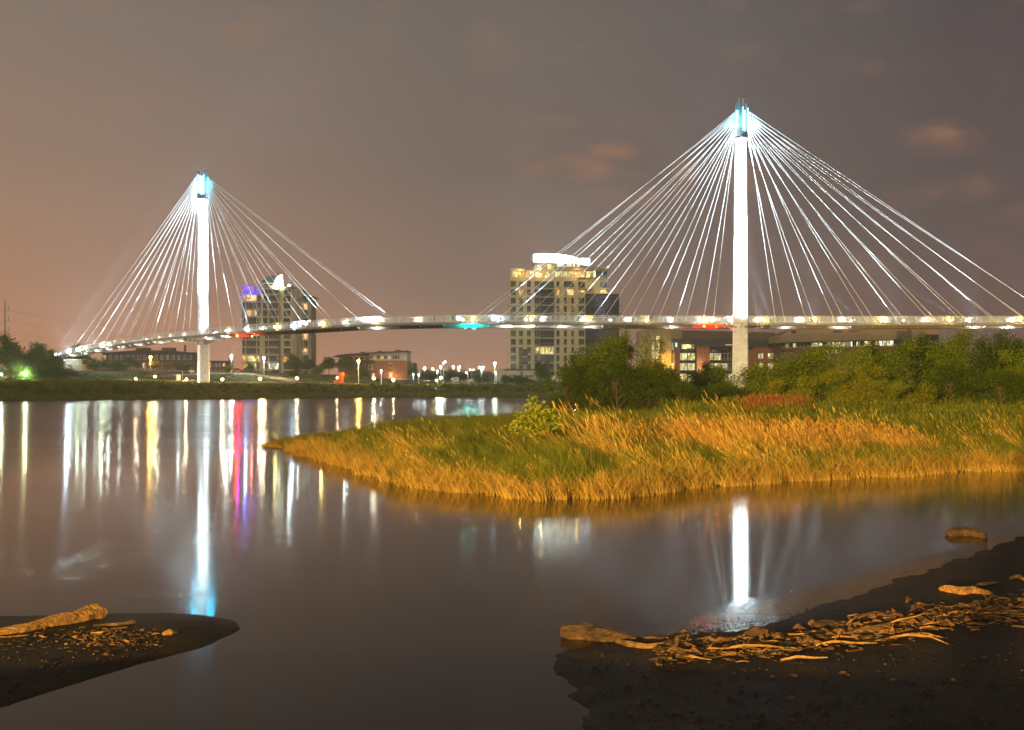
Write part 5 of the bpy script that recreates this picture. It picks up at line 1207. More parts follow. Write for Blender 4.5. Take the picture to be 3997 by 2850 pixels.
# ------------------------------------------------------------------ the sodium street lamp behind the photographer
def street_lamp(name, label, x, y, z0, zt, head, key, r, post=0.09, group=None, style='post', light=0, col=(1, 1, 1)):
    D_ = 999 if (key == 'bulb_town' or px_of(x, y) > 1600) else 300
    o = thing(name, label, 'street lamp', (x, y, z0), 0, group); h = zt-z0
    MB().tube([(0, 0, -0.2), (0, 0, h*0.5), (0, 0, h)], [post*1.3, post, post*0.8], 7).tube([(0, 0, -0.1), (0, 0, 0.35)], post*2.2, 7).build('pole', M['galv'], o)
    if style == 'arm':
        MB().tube([(0, 0, h), (head*0.5, 0, h+0.25), (head, 0, h+0.28)], post*0.6, 6).build('arm', M['galv'], o)
        MB().box(head-0.35, head+0.35, -0.2, 0.2, h+0.2, h+0.4).build('lamp_head', M['galv'], o); link('bulb', bulbmesh('bulb', r, M[key]), o, (head, 0, h+0.08))
    elif style == 'twin':
        MB().tube([(-head, 0, h), (head, 0, h)], post*0.5, 5).build('arm', M['galv'], o)
        for s_ in (-1, 1):
            MB().box(s_*head-0.35, s_*head+0.35, -0.2, 0.2, h+0.06, h+0.22).build('lamp_head', M['galv'], o); link('bulb', bulbmesh('bulb', r, M[key]), o, (s_*head, 0, h-0.12))
    else:
        MB().tube([(0, 0, h+r*2), (0, 0, h+r*2+0.18)], [r*1.7, r*0.4], 8).build('lamp_cap', M['dark_metal'], o); link('bulb', bulbmesh('bulb', r, M[key]), o, (0, 0, h+r*0.9))
    if group:
        ld = bpy.data.lights.new('lamp_light', 'POINT'); ld.energy = (6000 if D_ < 400 else 1500)*(r/0.25)**2; ld.shadow_soft_size = r; ld.color = {'bulb_orange': (1, .45, .08), 'bulb_amber': (1, .7, .2), 'bulb_warm': (1, .75, .45), 'bulb_green': (.8, 1, .6)}.get(key, (.85, .95, 1)); link('lamp_light', ld, o, (0, -r-0.3, h-0.3))
    return o
sl = street_lamp('street_lamp', 'tall sodium mast lamp on the bank far behind the viewpoint', -36, -66, 0.5, 17, 1.2, 'bulb_orange', 0.3, 0.16, None, 'arm')
spot('sodium_light', (-34.8, -65.6, 16.6), (7, 16, 0.3), 7.0e6, 35, (1.0, 0.62, 0.16), sl, 1.0, 0.35)

# lamps of the town: x and y in the photo for the light and the foot, distance, bulb
GL = 'street lamps across the river'
for px, pt, pb, D, key, r, st, hd, lab in (
    (46, 1396, 1452, 305, 'bulb_warm', 0.24, 'post', 0, 'pale lamp under the big tree at the left edge'),
    (587, 1395, 1436, 372, 'bulb_orange', 0.34, 'post', 0, 'orange globe lamp among the yellow-lit park trees'),
    (738, 1388, 1420, 470, 'bulb_town', 0.4, 'arm', 1.2, 'cool white lamp on an arm just left of the left pylon'),
    (903, 1390, 1457, 345, 'bulb_white', 0.24, 'post', 0, 'white lamp left of the glass tower'),
    (1030, 1397, 1468, 330, 'bulb_warm', 0.25, 'post', 0, 'white lamp in front of the glass tower'),
    (1399, 1409, 1479, 318, 'bulb_orange', 0.3, 'post', 0, 'orange lamp on a tall white pole left of the brick block'),
    (1488, 1447, 1484, 322, 'bulb_town', 0.16, 'post', 0, 'short dark post lamp in front of the brick wall'),
    (1613, 1461, 1483, 345, 'bulb_town', 0.16, 'post', 0, 'low post lamp below the lone round tree'),
    (1634, 1463, 1484, 335, 'bulb_town', 0.16, 'post', 0, 'low post lamp right of the lone round tree'),
    (1657, 1437, 1470, 430, 'bulb_town', 0.42, 'post', 0, 'bright white lamp, first of the car park lamps from the left'),
    (1689, 1440, 1470, 430, 'bulb_amber', 0.3, 'post', 0, 'amber lamp among the car park trees'),
    (1707, 1448, 1487, 335, 'bulb_town', 0.2, 'post', 0, 'dark post lamp with lantern at the car park'),
    (1720, 1432, 1480, 370, 'bulb_town', 0.3, 'post', 0, 'white lamp beside the tallest car park mast'),
    (1730, 1412, 1487, 360, 'bulb_town', 0.3, 'arm', 0.6, 'tallest car park lamp mast'),
    (1769, 1431, 1470, 430, 'bulb_town', 0.34, 'post', 0, 'white lamp above the pointed dark tree'),
    (1788, 1431, 1475, 400, 'bulb_town', 0.24, 'arm', 0.6, 'hooked white lamp right of the pointed tree'),
    (1791, 1442, 1475, 430, 'bulb_amber', 0.26, 'post', 0, 'amber lamp below the hooked white one'),
    (1826, 1454, 1484, 345, 'bulb_town', 0.22, 'arm', -0.5, 'short white lamp right of the sign'),
    (1841, 1441, 1478, 420, 'bulb_town', 0.3, 'twin', 0.7, 'small twin lamp in the car park'),
    (1878, 1430, 1464, 360, 'bulb_town', 0.34, 'twin', 0.65, 'big twin lamp above the low round bush'),
    (1884, 1441, 1470, 440, 'bulb_amber', 0.24, 'post', 0, 'amber lamp just right of the big twin lamp'),
    (1931, 1419, 1478, 340, 'bulb_green', 0.24, 'post', 0, 'brightest greenish-white lamp left of the podium wall'),
    (1937, 1454, 1485, 330, 'bulb_town', 0.18, 'arm', -0.4, 'small lamp against the podium wall'),
    (2245, 1470, 1495, 318, 'bulb_green', 0.35, 'post', 0, 'yellowish lamp shining through the dark bushes'),
    (2340, 1468, 1492, 330, 'bulb_green', 0.3, 'post', 0, 'second lamp shining through the dark bushes, under the olive sapling'),
    (2730, 1494, 1506, 150, 'bulb_white', 0.1, 'post', 0, 'small white lamp low in the bushes before the office')):
    x = PX(px, D); z0 = HF(x, D) if D > 250 else 1.5
    if key in ('bulb_town', 'bulb_amber'): r *= 0.72
    street_lamp('street_lamp', lab, x, D, z0, PZ(pt, D)-r*0.9, hd, key, r, 0.1, GL, st)
# path lights, low floods along the riverside walk
GP = 'low flood lamps along the riverside walk'
for px, py, D, key, r, lab in (
    (5, 1462, 281, 'bulb_green', 0.22, 'low flood lamp in the grass at the left edge'), (100, 1462, 283, 'bulb_green', 0.24, 'low flood lamp under the left-hand trees'),
    (530, 1479, 290, 'bulb_warm', 0.2, 'low amber lamp, first from the left below the fence'), (605, 1470, 300, 'bulb_warm', 0.24, 'low amber lamp beside the solar panel'),
    (727, 1481, 291, 'bulb_warm', 0.24, 'low amber lamp left of the left pylon'), (868, 1481, 296, 'bulb_warm', 0.26, 'low amber lamp right of the left pylon'),
    (1015, 1479, 302, 'bulb_warm', 0.26, 'low amber lamp in front of the glass tower'), (1159, 1477, 307, 'bulb_warm', 0.26, 'low amber lamp under the tree right of the glass tower'),
    (1316, 1475, 313, 'bulb_warm', 0.14, 'small pinkish lamp below the red play tower'), (1459, 1477, 314, 'bulb_warm', 0.27, 'low amber lamp at the left corner of the brick block'),
    (1535, 1486, 318, 'bulb_white', 0.16, 'low white lamp below the lit brick wall'), (1704, 1485, 322, 'bulb_green', 0.16, 'low white lamp left of the small sign'), (1721, 1475, 330, 'bulb_green', 0.26, 'low greenish lamp under the small lit tree')):
    x = PX(px, D); zt = PZ(py, D); z0 = min(HF(x, D), zt-0.35)
    o = thing('path_lamp', lab, 'path lamp', (x, D, z0), 0, GP)
    MB().tube([(0, 0, -0.3), (0, 0, zt-z0-r)], 0.07, 6).build('pole', M['dark_metal'], o); MB().box(-0.2, 0.2, 0.02, 0.3, zt-z0-r, zt-z0+r*1.2).build('lamp_head', M['dark_metal'], o)
    link('bulb', bulbmesh('bulb', r, M[key]), o, (0, -0.12, zt-z0))
    ld = bpy.data.lights.new('lamp_light', 'POINT'); ld.energy = 4500 if px < 200 else (3000 if r > .2 else 900); ld.shadow_soft_size = r; ld.color = (1, 0.72, 0.38) if key == 'bulb_warm' else (0.95, 1, 0.5); link('lamp_light', ld, o, (0, -0.5, zt-z0+0.3))

# ------------------------------------------------------------------ driftwood
def GP_(px, py, z=0.12):
    """where the ground seen at that point of the photo lies"""
    for _ in range(4):
        D = (CAM_H-z)*FOC/(py-HY); x = PX(px, D); z = max(0.0, HB(x, D))
    return Vector((x, D, z))
def log_mesh(pts, rads, seed, m, n=10, rough=0.16, name='log'):
    r = random.Random(seed); P_ = [Vector(p) for p in pts]; fine = []; fr = []
    for i in range(len(P_)-1):
        for k in range(6):
            t = k/6; fine.append(P_[i].lerp(P_[i+1], t)); fr.append(rads[i]*(1-t)+rads[i+1]*t)
    fine.append(P_[-1]); fr.append(rads[-1]); V = []; F = []
    tips = [(0, fine[0]), (len(fine)-1, fine[-1])]
    ridge = [r.uniform(0.82, 1.2) for _ in range(n)]
    for i, p in enumerate(fine):
        d = (fine[min(i+1, len(fine)-1)]-fine[max(i-1, 0)]).normalized(); a = d.cross(Vector((0, 0, 1))).normalized(); b = d.cross(a)
        for k in range(n):
            t = 2*math.pi*k/n; q = fr[i]*ridge[k]*(1+rough*mnoise.noise(p*7+Vector((math.cos(t), math.sin(t), seed))*1.6)*1.8)
            e = 0
            if i == 0 or i == len(fine)-1: e = fr[i]*r.uniform(-0.9, 0.9); q *= r.uniform(0.55, 1)
            V.append(p+a*math.cos(t)*q+b*math.sin(t)*q+d*e)
    L = len(fine)
    for i in range(L-1):
        for k in range(n): F.append((i*n+k, i*n+(k+1) % n, (i+1)*n+(k+1) % n, (i+1)*n+k))
    F += [tuple(range(n-1, -1, -1)), tuple((L-1)*n+k for k in range(n))]
    mb = MB().add(V, F); return mb
def log(name, label, ends, rads, seed, key, cat='driftwood', lift=0.6, stubs=(), group='driftwood along the right-hand beach'):
    g = [GP_(*e) for e in ends]; c = sum(g, Vector())/len(g); c.z = min(q.z for q in g)
    o = tag(None or log_mesh([p+Vector((0, 0, r_*lift))-c for p, r_ in zip(g, rads)], rads, seed, M[key]).build(name, M[key], loc=c), label, cat, group)
    rr = random.Random(seed)
    for t, L in stubs:
        i = int(t*(len(g)-1)); p = g[i].lerp(g[min(i+1, len(g)-1)], t*(len(g)-1)-i)-c+Vector((0, 0, rads[0]*1.3)); d = Vector((rr.uniform(-.6, .6), rr.uniform(-.3, .3), 1)).normalized()
        MB().tube([p, p+d*L*0.6, p+d*L+Vector((rr.uniform(-.05, .05), 0, 0))], [rads[0]*.35, rads[0]*.25, rads[0]*.08], 6).build('branch_stub', M[key], o)
    return o
GLB = 'driftwood on the left sandbar'
log('driftwood_log', 'long bleached driftwood log with broken pale end lying on the left sandbar', [(-60, 2488), (90, 2468), (200, 2446), (320, 2425), (398, 2412)], [.05, .065, .085, .105, .12], 3, 'wood_pale', stubs=((.28, .07), (.5, .06), (.62, .05)), group=GLB, lift=.8)
log('driftwood_stick', 'straight pale stick with a frayed root end on the left sandbar', [(365, 2445), (450, 2441), (525, 2434)], [.018, .022, .03], 4, 'wood_pale', stubs=((.95, .05), (.9, .06)), group=GLB)
log('driftwood_stick', 'thin curved stick just below the frayed one on the left sandbar', [(355, 2474), (400, 2472), (440, 2460), (495, 2450)], [.012, .018, .02, .012], 5, 'wood_pale', group=GLB)
log('driftwood_twig', 'long thin twig running in from the left edge on the sandbar', [(-10, 2488), (60, 2486), (110, 2480), (137, 2469)], [.008, .009, .009, .005], 6, 'wood_pale', group=GLB)
log('driftwood_chunk', 'lone ragged lump of wood near the tip of the left sandbar', [(637, 2480), (665, 2476), (697, 2470)], [.03, .05, .02], 7, 'wood_pale', group=GLB)
r5 = random.Random(55)
for i, (px, py, L, lab) in enumerate(((160, 2484, 22, 'small bright chip upper one of two below the log'), (162, 2501, 30, 'small bright chip lower one of two below the log'), (292, 2488, 20, 'short chip right of the two paired ones'), (324, 2503, 16, 'tiny chip right of the short one'),
        (362, 2512, 36, 'slim flat chip lying level in the litter patch'), (430, 2498, 26, 'curled chip in the middle of the litter patch'), (440, 2513, 14, 'tiny dark chip under the curled one'), (489, 2505, 28, 'bright rounded chip right in the litter patch'), (606, 2475, 30, 'faint flat chip left of the ragged lump'), (322, 2450, 24, 'short brown chip under the end of the log'),
        (175, 2457, 7, 'white pebble-like speck under the log'), (258, 2516, 14, 'dark short chip low on the sandbar'))):
    a = r5.uniform(-0.25, 0.25); log('wood_chip', lab, [(px-L/2, py+L*a*0.5), (px, py), (px+L/2, py-L*a*0.5)], [.008, .016, .008], 100+i, 'wood_pale', 'wood chip', group='small wood chips on the left sandbar')
for i, (ends, rads, key, lab, stubs) in enumerate((
    ([(2212, 2488), (2290, 2492), (2400, 2502), (2480, 2512)], [.12, .13, .10, .06], 'wood_dark', 'thick dark log with rounded left end, leftmost of the right-hand driftwood', ()),
    ([(2385, 2500), (2450, 2522), (2525, 2530), (2590, 2528)], [.035, .05, .04, .05], 'wood_pale', 'forked pale branch beside the thick dark log', ((.1, .12),)),
    ([(2420, 2500), (2520, 2508), (2600, 2505)], [.04, .055, .05], 'wood_dark', 'dark slab of wood behind the forked branch', ()),
    ([(2597, 2524), (2640, 2516), (2682, 2500)], [.055, .075, .085], 'wood_pale', 'stubby bright stump tilted up to the right', ()),
    ([(2575, 2542), (2700, 2540), (2730, 2534)], [.03, .035, .02], 'wood_pale', 'flat pale plank below the stubby stump', ()),
    ([(2715, 2526), (2780, 2512), (2840, 2508), (2905, 2500)], [.05, .06, .05, .045], 'wood_pale', 'knobbly branch between the stump and the round stump', ((.05, .06), (.5, .04))),
    ([(2915, 2502), (2955, 2500), (3003, 2500)], [.09, .14, .10], 'wood_dark', 'round brown stump with rings, biggest of the beach litter', ()),
    ([(3005, 2500), (3060, 2494), (3095, 2492)], [.06, .05, .04], 'wood_dark', 'dark short piece right of the round stump', ()),
    ([(2750, 2550), (2830, 2536), (2920, 2548), (3050, 2552)], [.02, .03, .035, .02], 'wood_pale', 'long pale board low in the litter, centre right', ()),
    ([(2600, 2555), (2760, 2556), (2880, 2560)], [.025, .03, .02], 'wood_dark', 'brown board at the bottom of the litter', ()),
    ([(3245, 2470), (3280, 2462), (3350, 2470)], [.03, .035, .02], 'wood_pale', 'crooked splinter on the tall leaf pile', ()),
    ([(3180, 2462), (3230, 2452), (3285, 2462)], [.07, .09, .05], 'wood_dark', 'hunched dark stump left of the broken bark sheets', ()),
    ([(3240, 2488), (3270, 2482), (3345, 2468)], [.05, .07, .03], 'wood_pale', 'ragged bark sheet lying flat, left of the biggest one', ()),
    ([(3290, 2492), (3380, 2478), (3470, 2460)], [.05, .085, .07], 'wood_pale', 'biggest flat bark sheet with torn edge', ()),
    ([(3460, 2452), (3540, 2440), (3615, 2424)], [.035, .035, .02], 'wood_pale', 'pole reaching right from the biggest bark sheet', ()),
    ([(3400, 2405), (3450, 2402), (3485, 2410)], [.02, .03, .02], 'wood_pale', 'arched pale strip on top of a dark heap', ()),
    ([(3340, 2420), (3420, 2416), (3490, 2420)], [.05, .07, .05], 'wood_dark', 'dark heap of bark under the arched strip', ()),
    ([(3548, 2400), (3580, 2385), (3610, 2374)], [.03, .06, .04], 'wood_dark', 'knotted root with a raised horn', ((.1, .12), (.2, .08))),
    ([(3640, 2392), (3690, 2384), (3740, 2388)], [.03, .035, .03], 'wood_dark', 'brown stick left of the sawn pale log', ()),
    ([(3735, 2378), (3790, 2370), (3835, 2366)], [.05, .05, .035], 'wood_pale', 'sawn pale log with bright blunt end', ((.8, .05),)),
    ([(3680, 2305), (3750, 2318), (3790, 2312), (3870, 2322)], [.06, .08, .07, .04], 'wood_pale', 'thick forked log lying alone above the litter line', ()),
    ([(3770, 2304), (3830, 2288), (3890, 2276)], [.03, .045, .02], 'wood_pale', 'pale prong of the forked log pointing right', ()),
    ([(3940, 2262), (3975, 2256), (3996, 2266)], [.03, .05, .03], 'wood_pale', 'bright gnarled knot at the right edge, uppermost', ()),
    ([(3840, 2352), (3860, 2344), (3875, 2326)], [.02, .03, .015], 'wood_pale', 'small antler-like root right of the sawn log', ((.3, .12), (.6, .1))),
    ([(3900, 2368), (3960, 2352), (4040, 2350)], [.05, .06, .05], 'wood_pale', 'lumpy log at the right edge beside the antler-like root', ()),
    ([(3760, 2390), (3880, 2384), (3990, 2374)], [.03, .035, .03], 'wood_pale', 'long level branch under the sawn log', ()),
    ([(3630, 2440), (3680, 2438), (3740, 2426)], [.03, .035, .02], 'wood_pale', 'bright curved pole right of centre in the litter', ()),
    ([(3690, 2424), (3800, 2416), (3895, 2410)], [.025, .03, .02], 'wood_dark', 'long thin brown pole on the upper litter', ()),
    ([(3140, 2512), (3250, 2505), (3410, 2500)], [.014, .018, .014], 'wood_pale', 'straight thin pale stick, longest in the lower litter', ()),
    ([(3190, 2500), (3210, 2488), (3226, 2476)], [.01, .012, .008], 'wood_pale', 'short stick tilted up by the leaf heap', ()),
    ([(3090, 2535), (3096, 2505), (3100, 2478)], [.012, .014, .01], 'wood_pale', 'thin twig crossing upwards near the shining water', ()),
    ([(3030, 2520), (3070, 2508), (3098, 2490)], [.01, .014, .012], 'wood_pale', 'second thin twig crossing by the shining water', ()))):
    log('driftwood_log' if rads[1] > .04 else 'driftwood_branch', lab, ends, rads, 20+i, key, stubs=stubs)
# a half-sunk log floating off the beach
fl = [Vector((PX(3712, 26.4), 26.4, 0.06)), Vector((PX(3770, 26.5), 26.5, 0.07)), Vector((PX(3845, 26.0), 26.0, 0.03))]
c = fl[1].copy(); tag(log_mesh([p-c for p in fl], [.15, .14, .12], 77, None).build('floating_log', M['wood_dark'], loc=c), 'dark blunt log half sunk in the water off the right-hand beach', 'driftwood')
# litter of twigs, bark and reed stalks along the tide line
LP = [(2560, 2545), (2750, 2530), (3000, 2525), (3250, 2490), (3450, 2455), (3650, 2420), (3850, 2392), (4040, 2366)]
rr = np.random.default_rng(4); V = []; F = []; T = []
for i in range(1500):
    t = rr.uniform(0, len(LP)-1.001)**1.0; k = int(t); f = t-k; px = LP[k][0]*(1-f)+LP[k+1][0]*f; py = LP[k][1]*(1-f)+LP[k+1][1]*f+rr.normal()*26+8
    g = GP_(px, py); L = min(.5, .03+rr.exponential(.07)); w = min(L*.3, .003+rr.exponential(.009)); a = rr.normal()*0.45+0.15; h = rr.uniform(0.0, 0.05)
    d = Vector((math.cos(a), math.sin(a), rr.normal()*0.1))*L/2; n_ = Vector((-math.sin(a), math.cos(a), 0))*w; g = g+Vector((0, 0, h+0.01)); b0 = len(V)
    V += [g-d-n_, g+d-n_*.5, g+d+n_*.5, g-d+n_, g-d*.8+Vector((0, 0, w*1.6)), g+d*.8+Vector((0, 0, w*1.4))]
    F += [(b0, b0+1, b0+5, b0+4), (b0+4, b0+5, b0+2, b0+3)]; 
me = npmesh('beach_litter', [tuple(v) for v in V], F, [M['wood_dark'], M['wood_pale']], False, rr.choice([0, 0, 1], len(F)//2).repeat(2))
tag(link('beach_litter', me), kind='stuff')
V = []; F = []
for i in range(420):
    px = rr.normal(420, 75) if i % 3 else rr.uniform(0, 650); py = rr.normal(2492, 16) if i % 3 else rr.uniform(2455, 2545); g = GP_(px, py); L = rr.uniform(.015, .09); w = rr.uniform(.003, .01); a = rr.normal()*0.6
    d = Vector((math.cos(a), math.sin(a), 0))*L/2; n_ = Vector((-math.sin(a), math.cos(a), 0))*w; g = g+Vector((0, 0, 0.006)); b0 = len(V)
    V += [g-d-n_, g+d-n_*.5, g+d+n_*.5, g-d+n_, g-d*.8+Vector((0, 0, w*1.6)), g+d*.8+Vector((0, 0, w*1.4))]; F += [(b0, b0+1, b0+5, b0+4), (b0+4, b0+5, b0+2, b0+3)]
me = npmesh('sandbar_litter', [tuple(v) for v in V], F, [M['wood_dark'], M['wood_pale']], False, rr.choice([0, 1], len(F)//2).repeat(2)); tag(link('sandbar_litter', me), kind='stuff')
# stones, clods and scraps strewn over the near mud
r8 = np.random.default_rng(81); V = []; F = []
for i in range(1500):
    px, py = (r8.uniform(2230, 4010), r8.uniform(2480, 2850)) if i % 4 else (r8.uniform(-10, 700), r8.uniform(2480, 2800))
    g = GP_(px, py)
    if g.z < 0.05: continue
    r0 = min(.05, .006+r8.exponential(.009)); b0 = len(V); n_ = 6; a0 = r8.uniform(0, 3); st_ = r8.uniform(.6, 1.9)
    V += [g+Vector((r0*st_*math.cos(a0+k*1.047)*r8.uniform(.7, 1.2), r0*math.sin(a0+k*1.047)*r8.uniform(.7, 1.2), 0)) for k in range(n_)]+[g+Vector((r0*.5*math.cos(a0+k*1.047), r0*.4*math.sin(a0+k*1.047), r0*r8.uniform(.5, .8))) for k in range(n_)]
    F += [(b0+k, b0+(k+1) % n_, b0+n_+(k+1) % n_, b0+n_+k) for k in range(n_)]+[(b0+6, b0+7, b0+8, b0+9), (b0+9, b0+10, b0+11, b0+6)]
tag(link('mud_stones', npmesh('mud_stones', [tuple(v) for v in V], F, [M['sandbar'], M['wood_dark']], False, (np.arange(len(F)) // 8) % 5 == 0)), kind='stuff')
# bent twigs, roots and broken branch ends tangled in the tide line
for nm, n_, seed, key in (('twig_litter', 260, 71, 'wood_pale'), ('bark_litter', 150, 72, 'wood_dark')):
    r7 = random.Random(seed); mb = MB()
    for i in range(n_):
        t = r7.uniform(0, len(LP)-1.001); k = int(t); f = t-k; px = LP[k][0]*(1-f)+LP[k+1][0]*f; py = LP[k][1]*(1-f)+LP[k+1][1]*f+r7.gauss(0, 24)
        g = GP_(px, py); L = min(.9, r7.expovariate(1/.22)+.08) if key == 'wood_pale' else r7.uniform(.08, .35); a = r7.gauss(.15, .5); d = Vector((math.cos(a), math.sin(a), 0))
        w = min(.02, L*.035) if key == 'wood_pale' else r7.uniform(.015, .05); h = r7.uniform(.0, .06); bend = r7.uniform(-.12, .12)*L; q = Vector((-d.y, d.x, 0))*bend
        up = r7.uniform(-.03, .12)*L
        mb.tube([g+Vector((0, 0, h)), g+d*L*.35+q+Vector((0, 0, h+up*.6+w)), g+d*L*.7+q*.6+Vector((0, 0, h+up)), g+d*L+Vector((0, 0, h+up*r7.uniform(0, 1.6)))], [w*.8, w, w*.7, w*.3], 5)
        if r7.random() < .35:
            b_ = g+d*L*.35+q+Vector((0, 0, h+up*.6+w)); mb.tube([b_, b_+Vector((r7.uniform(-.1, .1), r7.uniform(-.06, .06), r7.uniform(.02, .12)))*(L*2)], [w*.5, w*.15], 4)
    tag(mb.build(nm, M[key]), kind='stuff')
# stones at the ripple line
V = []; F = []
for i in range(420):
    t = rr.uniform(0, 1); px = 2700+t*1000; py = 2470-t*165+rr.normal()*13; g = GP_(px, py, 0.02); r0 = rr.uniform(.006, .02); b0 = len(V); g.z = max(g.z, 0.0)
    V += [g+Vector((r0*math.cos(q)*1.5, r0*math.sin(q), 0)) for q in (0, 1.57, 3.14, 4.71)]+[g+Vector((0, 0, r0*0.4))]; F += [(b0, b0+1, b0+4), (b0+1, b0+2, b0+4), (b0+2, b0+3, b0+4), (b0+3, b0, b0+4)]
tag(link('shore_pebbles', npmesh('shore_pebbles', [tuple(v) for v in V], F, M['mud'])), kind='stuff')

# ------------------------------------------------------------------ people on the footbridge
def person_mesh(pose, top, legs):
    me = bpy.data.meshes.new('body')
    ly = 0.16 if pose == 'walk' else 0.04
    v = {'pelvis': (0, 0, .95, .15, .11), 'waist': (0, 0, 1.1, .13, .10), 'chest': (0, -.01, 1.3, .17, .12), 'neck': (0, 0, 1.5, .055, .055), 'head': (0, -.02, 1.62, .085, .1), 'crown': (0, -.02, 1.72, .07, .08)}
    e = [('pelvis', 'waist'), ('waist', 'chest'), ('chest', 'neck'), ('neck', 'head'), ('head', 'crown')]
    for sx, s in ((-1, 'l'), (1, 'r')):
        f = sx*ly
        v.update({'hip'+s: (sx*.1, 0, .88, .1, .1), 'knee'+s: (sx*.11, -f*.9, .5, .065, .065), 'ank'+s: (sx*.11, f*.2-f*.9+.03, .09, .045, .045), 'toe'+s: (sx*.13, f*.2-f*.9-.14, .04, .045, .03)})
        e += [('pelvis', 'hip'+s), ('hip'+s, 'knee'+s), ('knee'+s, 'ank'+s), ('ank'+s, 'toe'+s)]
        if pose == 'lean': el, ha = (sx*.27, -.15, 1.18), (sx*.2, -.4, 1.2)
        else: el, ha = (sx*.26, .04+f*.6, 1.13), (sx*.27, -.08+f*.8, .88)
        v.update({'sho'+s: (sx*.18, 0, 1.4, .07, .07), 'elb'+s: (*el, .045, .045), 'wri'+s: (*ha, .035, .035), 'han'+s: (ha[0], ha[1]-.03, ha[2]-.08, .035, .025)})
        e += [('chest', 'sho'+s), ('sho'+s, 'elb'+s), ('elb'+s, 'wri'+s), ('wri'+s, 'han'+s)]
    ks = list(v); me.from_pydata([v[k][:3] for k in ks], [(ks.index(a), ks.index(b)) for a, b in e], [])
    o = bpy.data.objects.new('tmp', me); COL.objects.link(o); md = o.modifiers.new('s', 'SKIN'); sv = me.skin_vertices[0].data
    for i, k in enumerate(ks): sv[i].radius = v[k][3:]; sv[i].use_root = (k == 'pelvis')
    sb = o.modifiers.new('d', 'SUBSURF'); sb.levels = 1; sb.render_levels = 1
    dg = bpy.context.evaluated_depsgraph_get(); dg.update(); me2 = bpy.data.meshes.new_from_object(o.evaluated_get(dg)); me2.name = 'body'
    bpy.data.objects.remove(o)
    me2.materials.clear()
    for k in (legs, top, 'skin'): me2.materials.append(M[k])
    for p in me2.polygons:
        z = p.center.z; x = abs(p.center.x); p.use_smooth = True
        p.material_index = 0 if (z < .98 and x < .2) else (2 if (z > 1.47 or (z < 1.0 and x >= .2)) else 1)
    return me2
PM = {}
hairm = MB().ball((0, 0.015, 1.73), 0.115, 0, 8, 5, 1, 1.1, 0.95).mesh('hair', M['hair'], True)
def person(label, px, off, pose, top, legs, rz, h=1.72):
    k = (pose, top, legs)
    if k not in PM: PM[k] = person_mesh(*k)
    p = at(s_of(px), off, 0.305); o = thing('person', label, 'person', p, rz, 'people strolling on the footbridge'); s = h/1.82
    link('body', PM[k], o, (0, 0, 0), None, (s, s, s)); link('hair', hairm, o, (0, 0, 0), None, (s, s, s))
for a in ((1770, -1.8, 'stand', 'cloth_dark', 'cloth_dark', 0.3, 1.7, 'person in dark clothes, left of two standing left of the green lamps'),
          (1781, -1.7, 'lean', 'cloth_dark', 'cloth_brown', -0.4, 1.85, 'taller person in dark clothes, right of two left of the green lamps'),
          (1700, -1.5, 'stand', 'cloth_dark', 'cloth_dark', 1.2, 1.45, 'short dark figure alone, leftmost on the middle of the bridge'),
          (1913, -1.8, 'walk', 'cloth_dark', 'cloth_dark', -1.3, 1.75, 'dark figure walking between the green lamps and the wide tower'),
          (1924, -1.6, 'stand', 'cloth_brown', 'cloth_brown', 0.5, 1.7, 'person in brown beside the dark walking figure'),
          (2104, -1.7, 'stand', 'cloth_dark', 'cloth_dark', 0.2, 1.8, 'dark figure before the lit bay of the wide tower'),
          (2155, -1.6, 'stand', 'cloth_brown', 'cloth_dark', 0.8, 1.8, 'person in a brown top, right of the dark figure at the tower'),
          (2333, -1.5, 'walk', 'cloth_pale', 'cloth_brown', 1.4, 1.7, 'person in pale top, left one of the group below the dark glass block'),
          (2345, -1.0, 'stand', 'cloth_pale', 'cloth_dark', 0.4, 1.8, 'person in pale top, middle one of the group below the dark glass block'),
          (2370, -1.6, 'stand', 'cloth_pale', 'cloth_pale', -0.4, 1.7, 'person all in pale clothes, right of the group'),
          (2400, -1.2, 'walk', 'cloth_red', 'cloth_pale', 1.5, 1.6, 'person in red top near the right edge of the dark glass block'),
          (2418, -1.7, 'stand', 'cloth_dark', 'cloth_dark', 0.1, 1.8, 'dark figure just right of the dark glass block'),
          (2529, -1.7, 'stand', 'cloth_red', 'cloth_red', 0.2, 1.8, 'person all in red right of the wide tower'),
          (2540, -1.6, 'stand', 'cloth_dark', 'cloth_dark', -0.3, 1.8, 'person in black beside the one in red')):
    person(a[7], a[0], a[1], a[2], a[3], a[4], a[5], a[6])

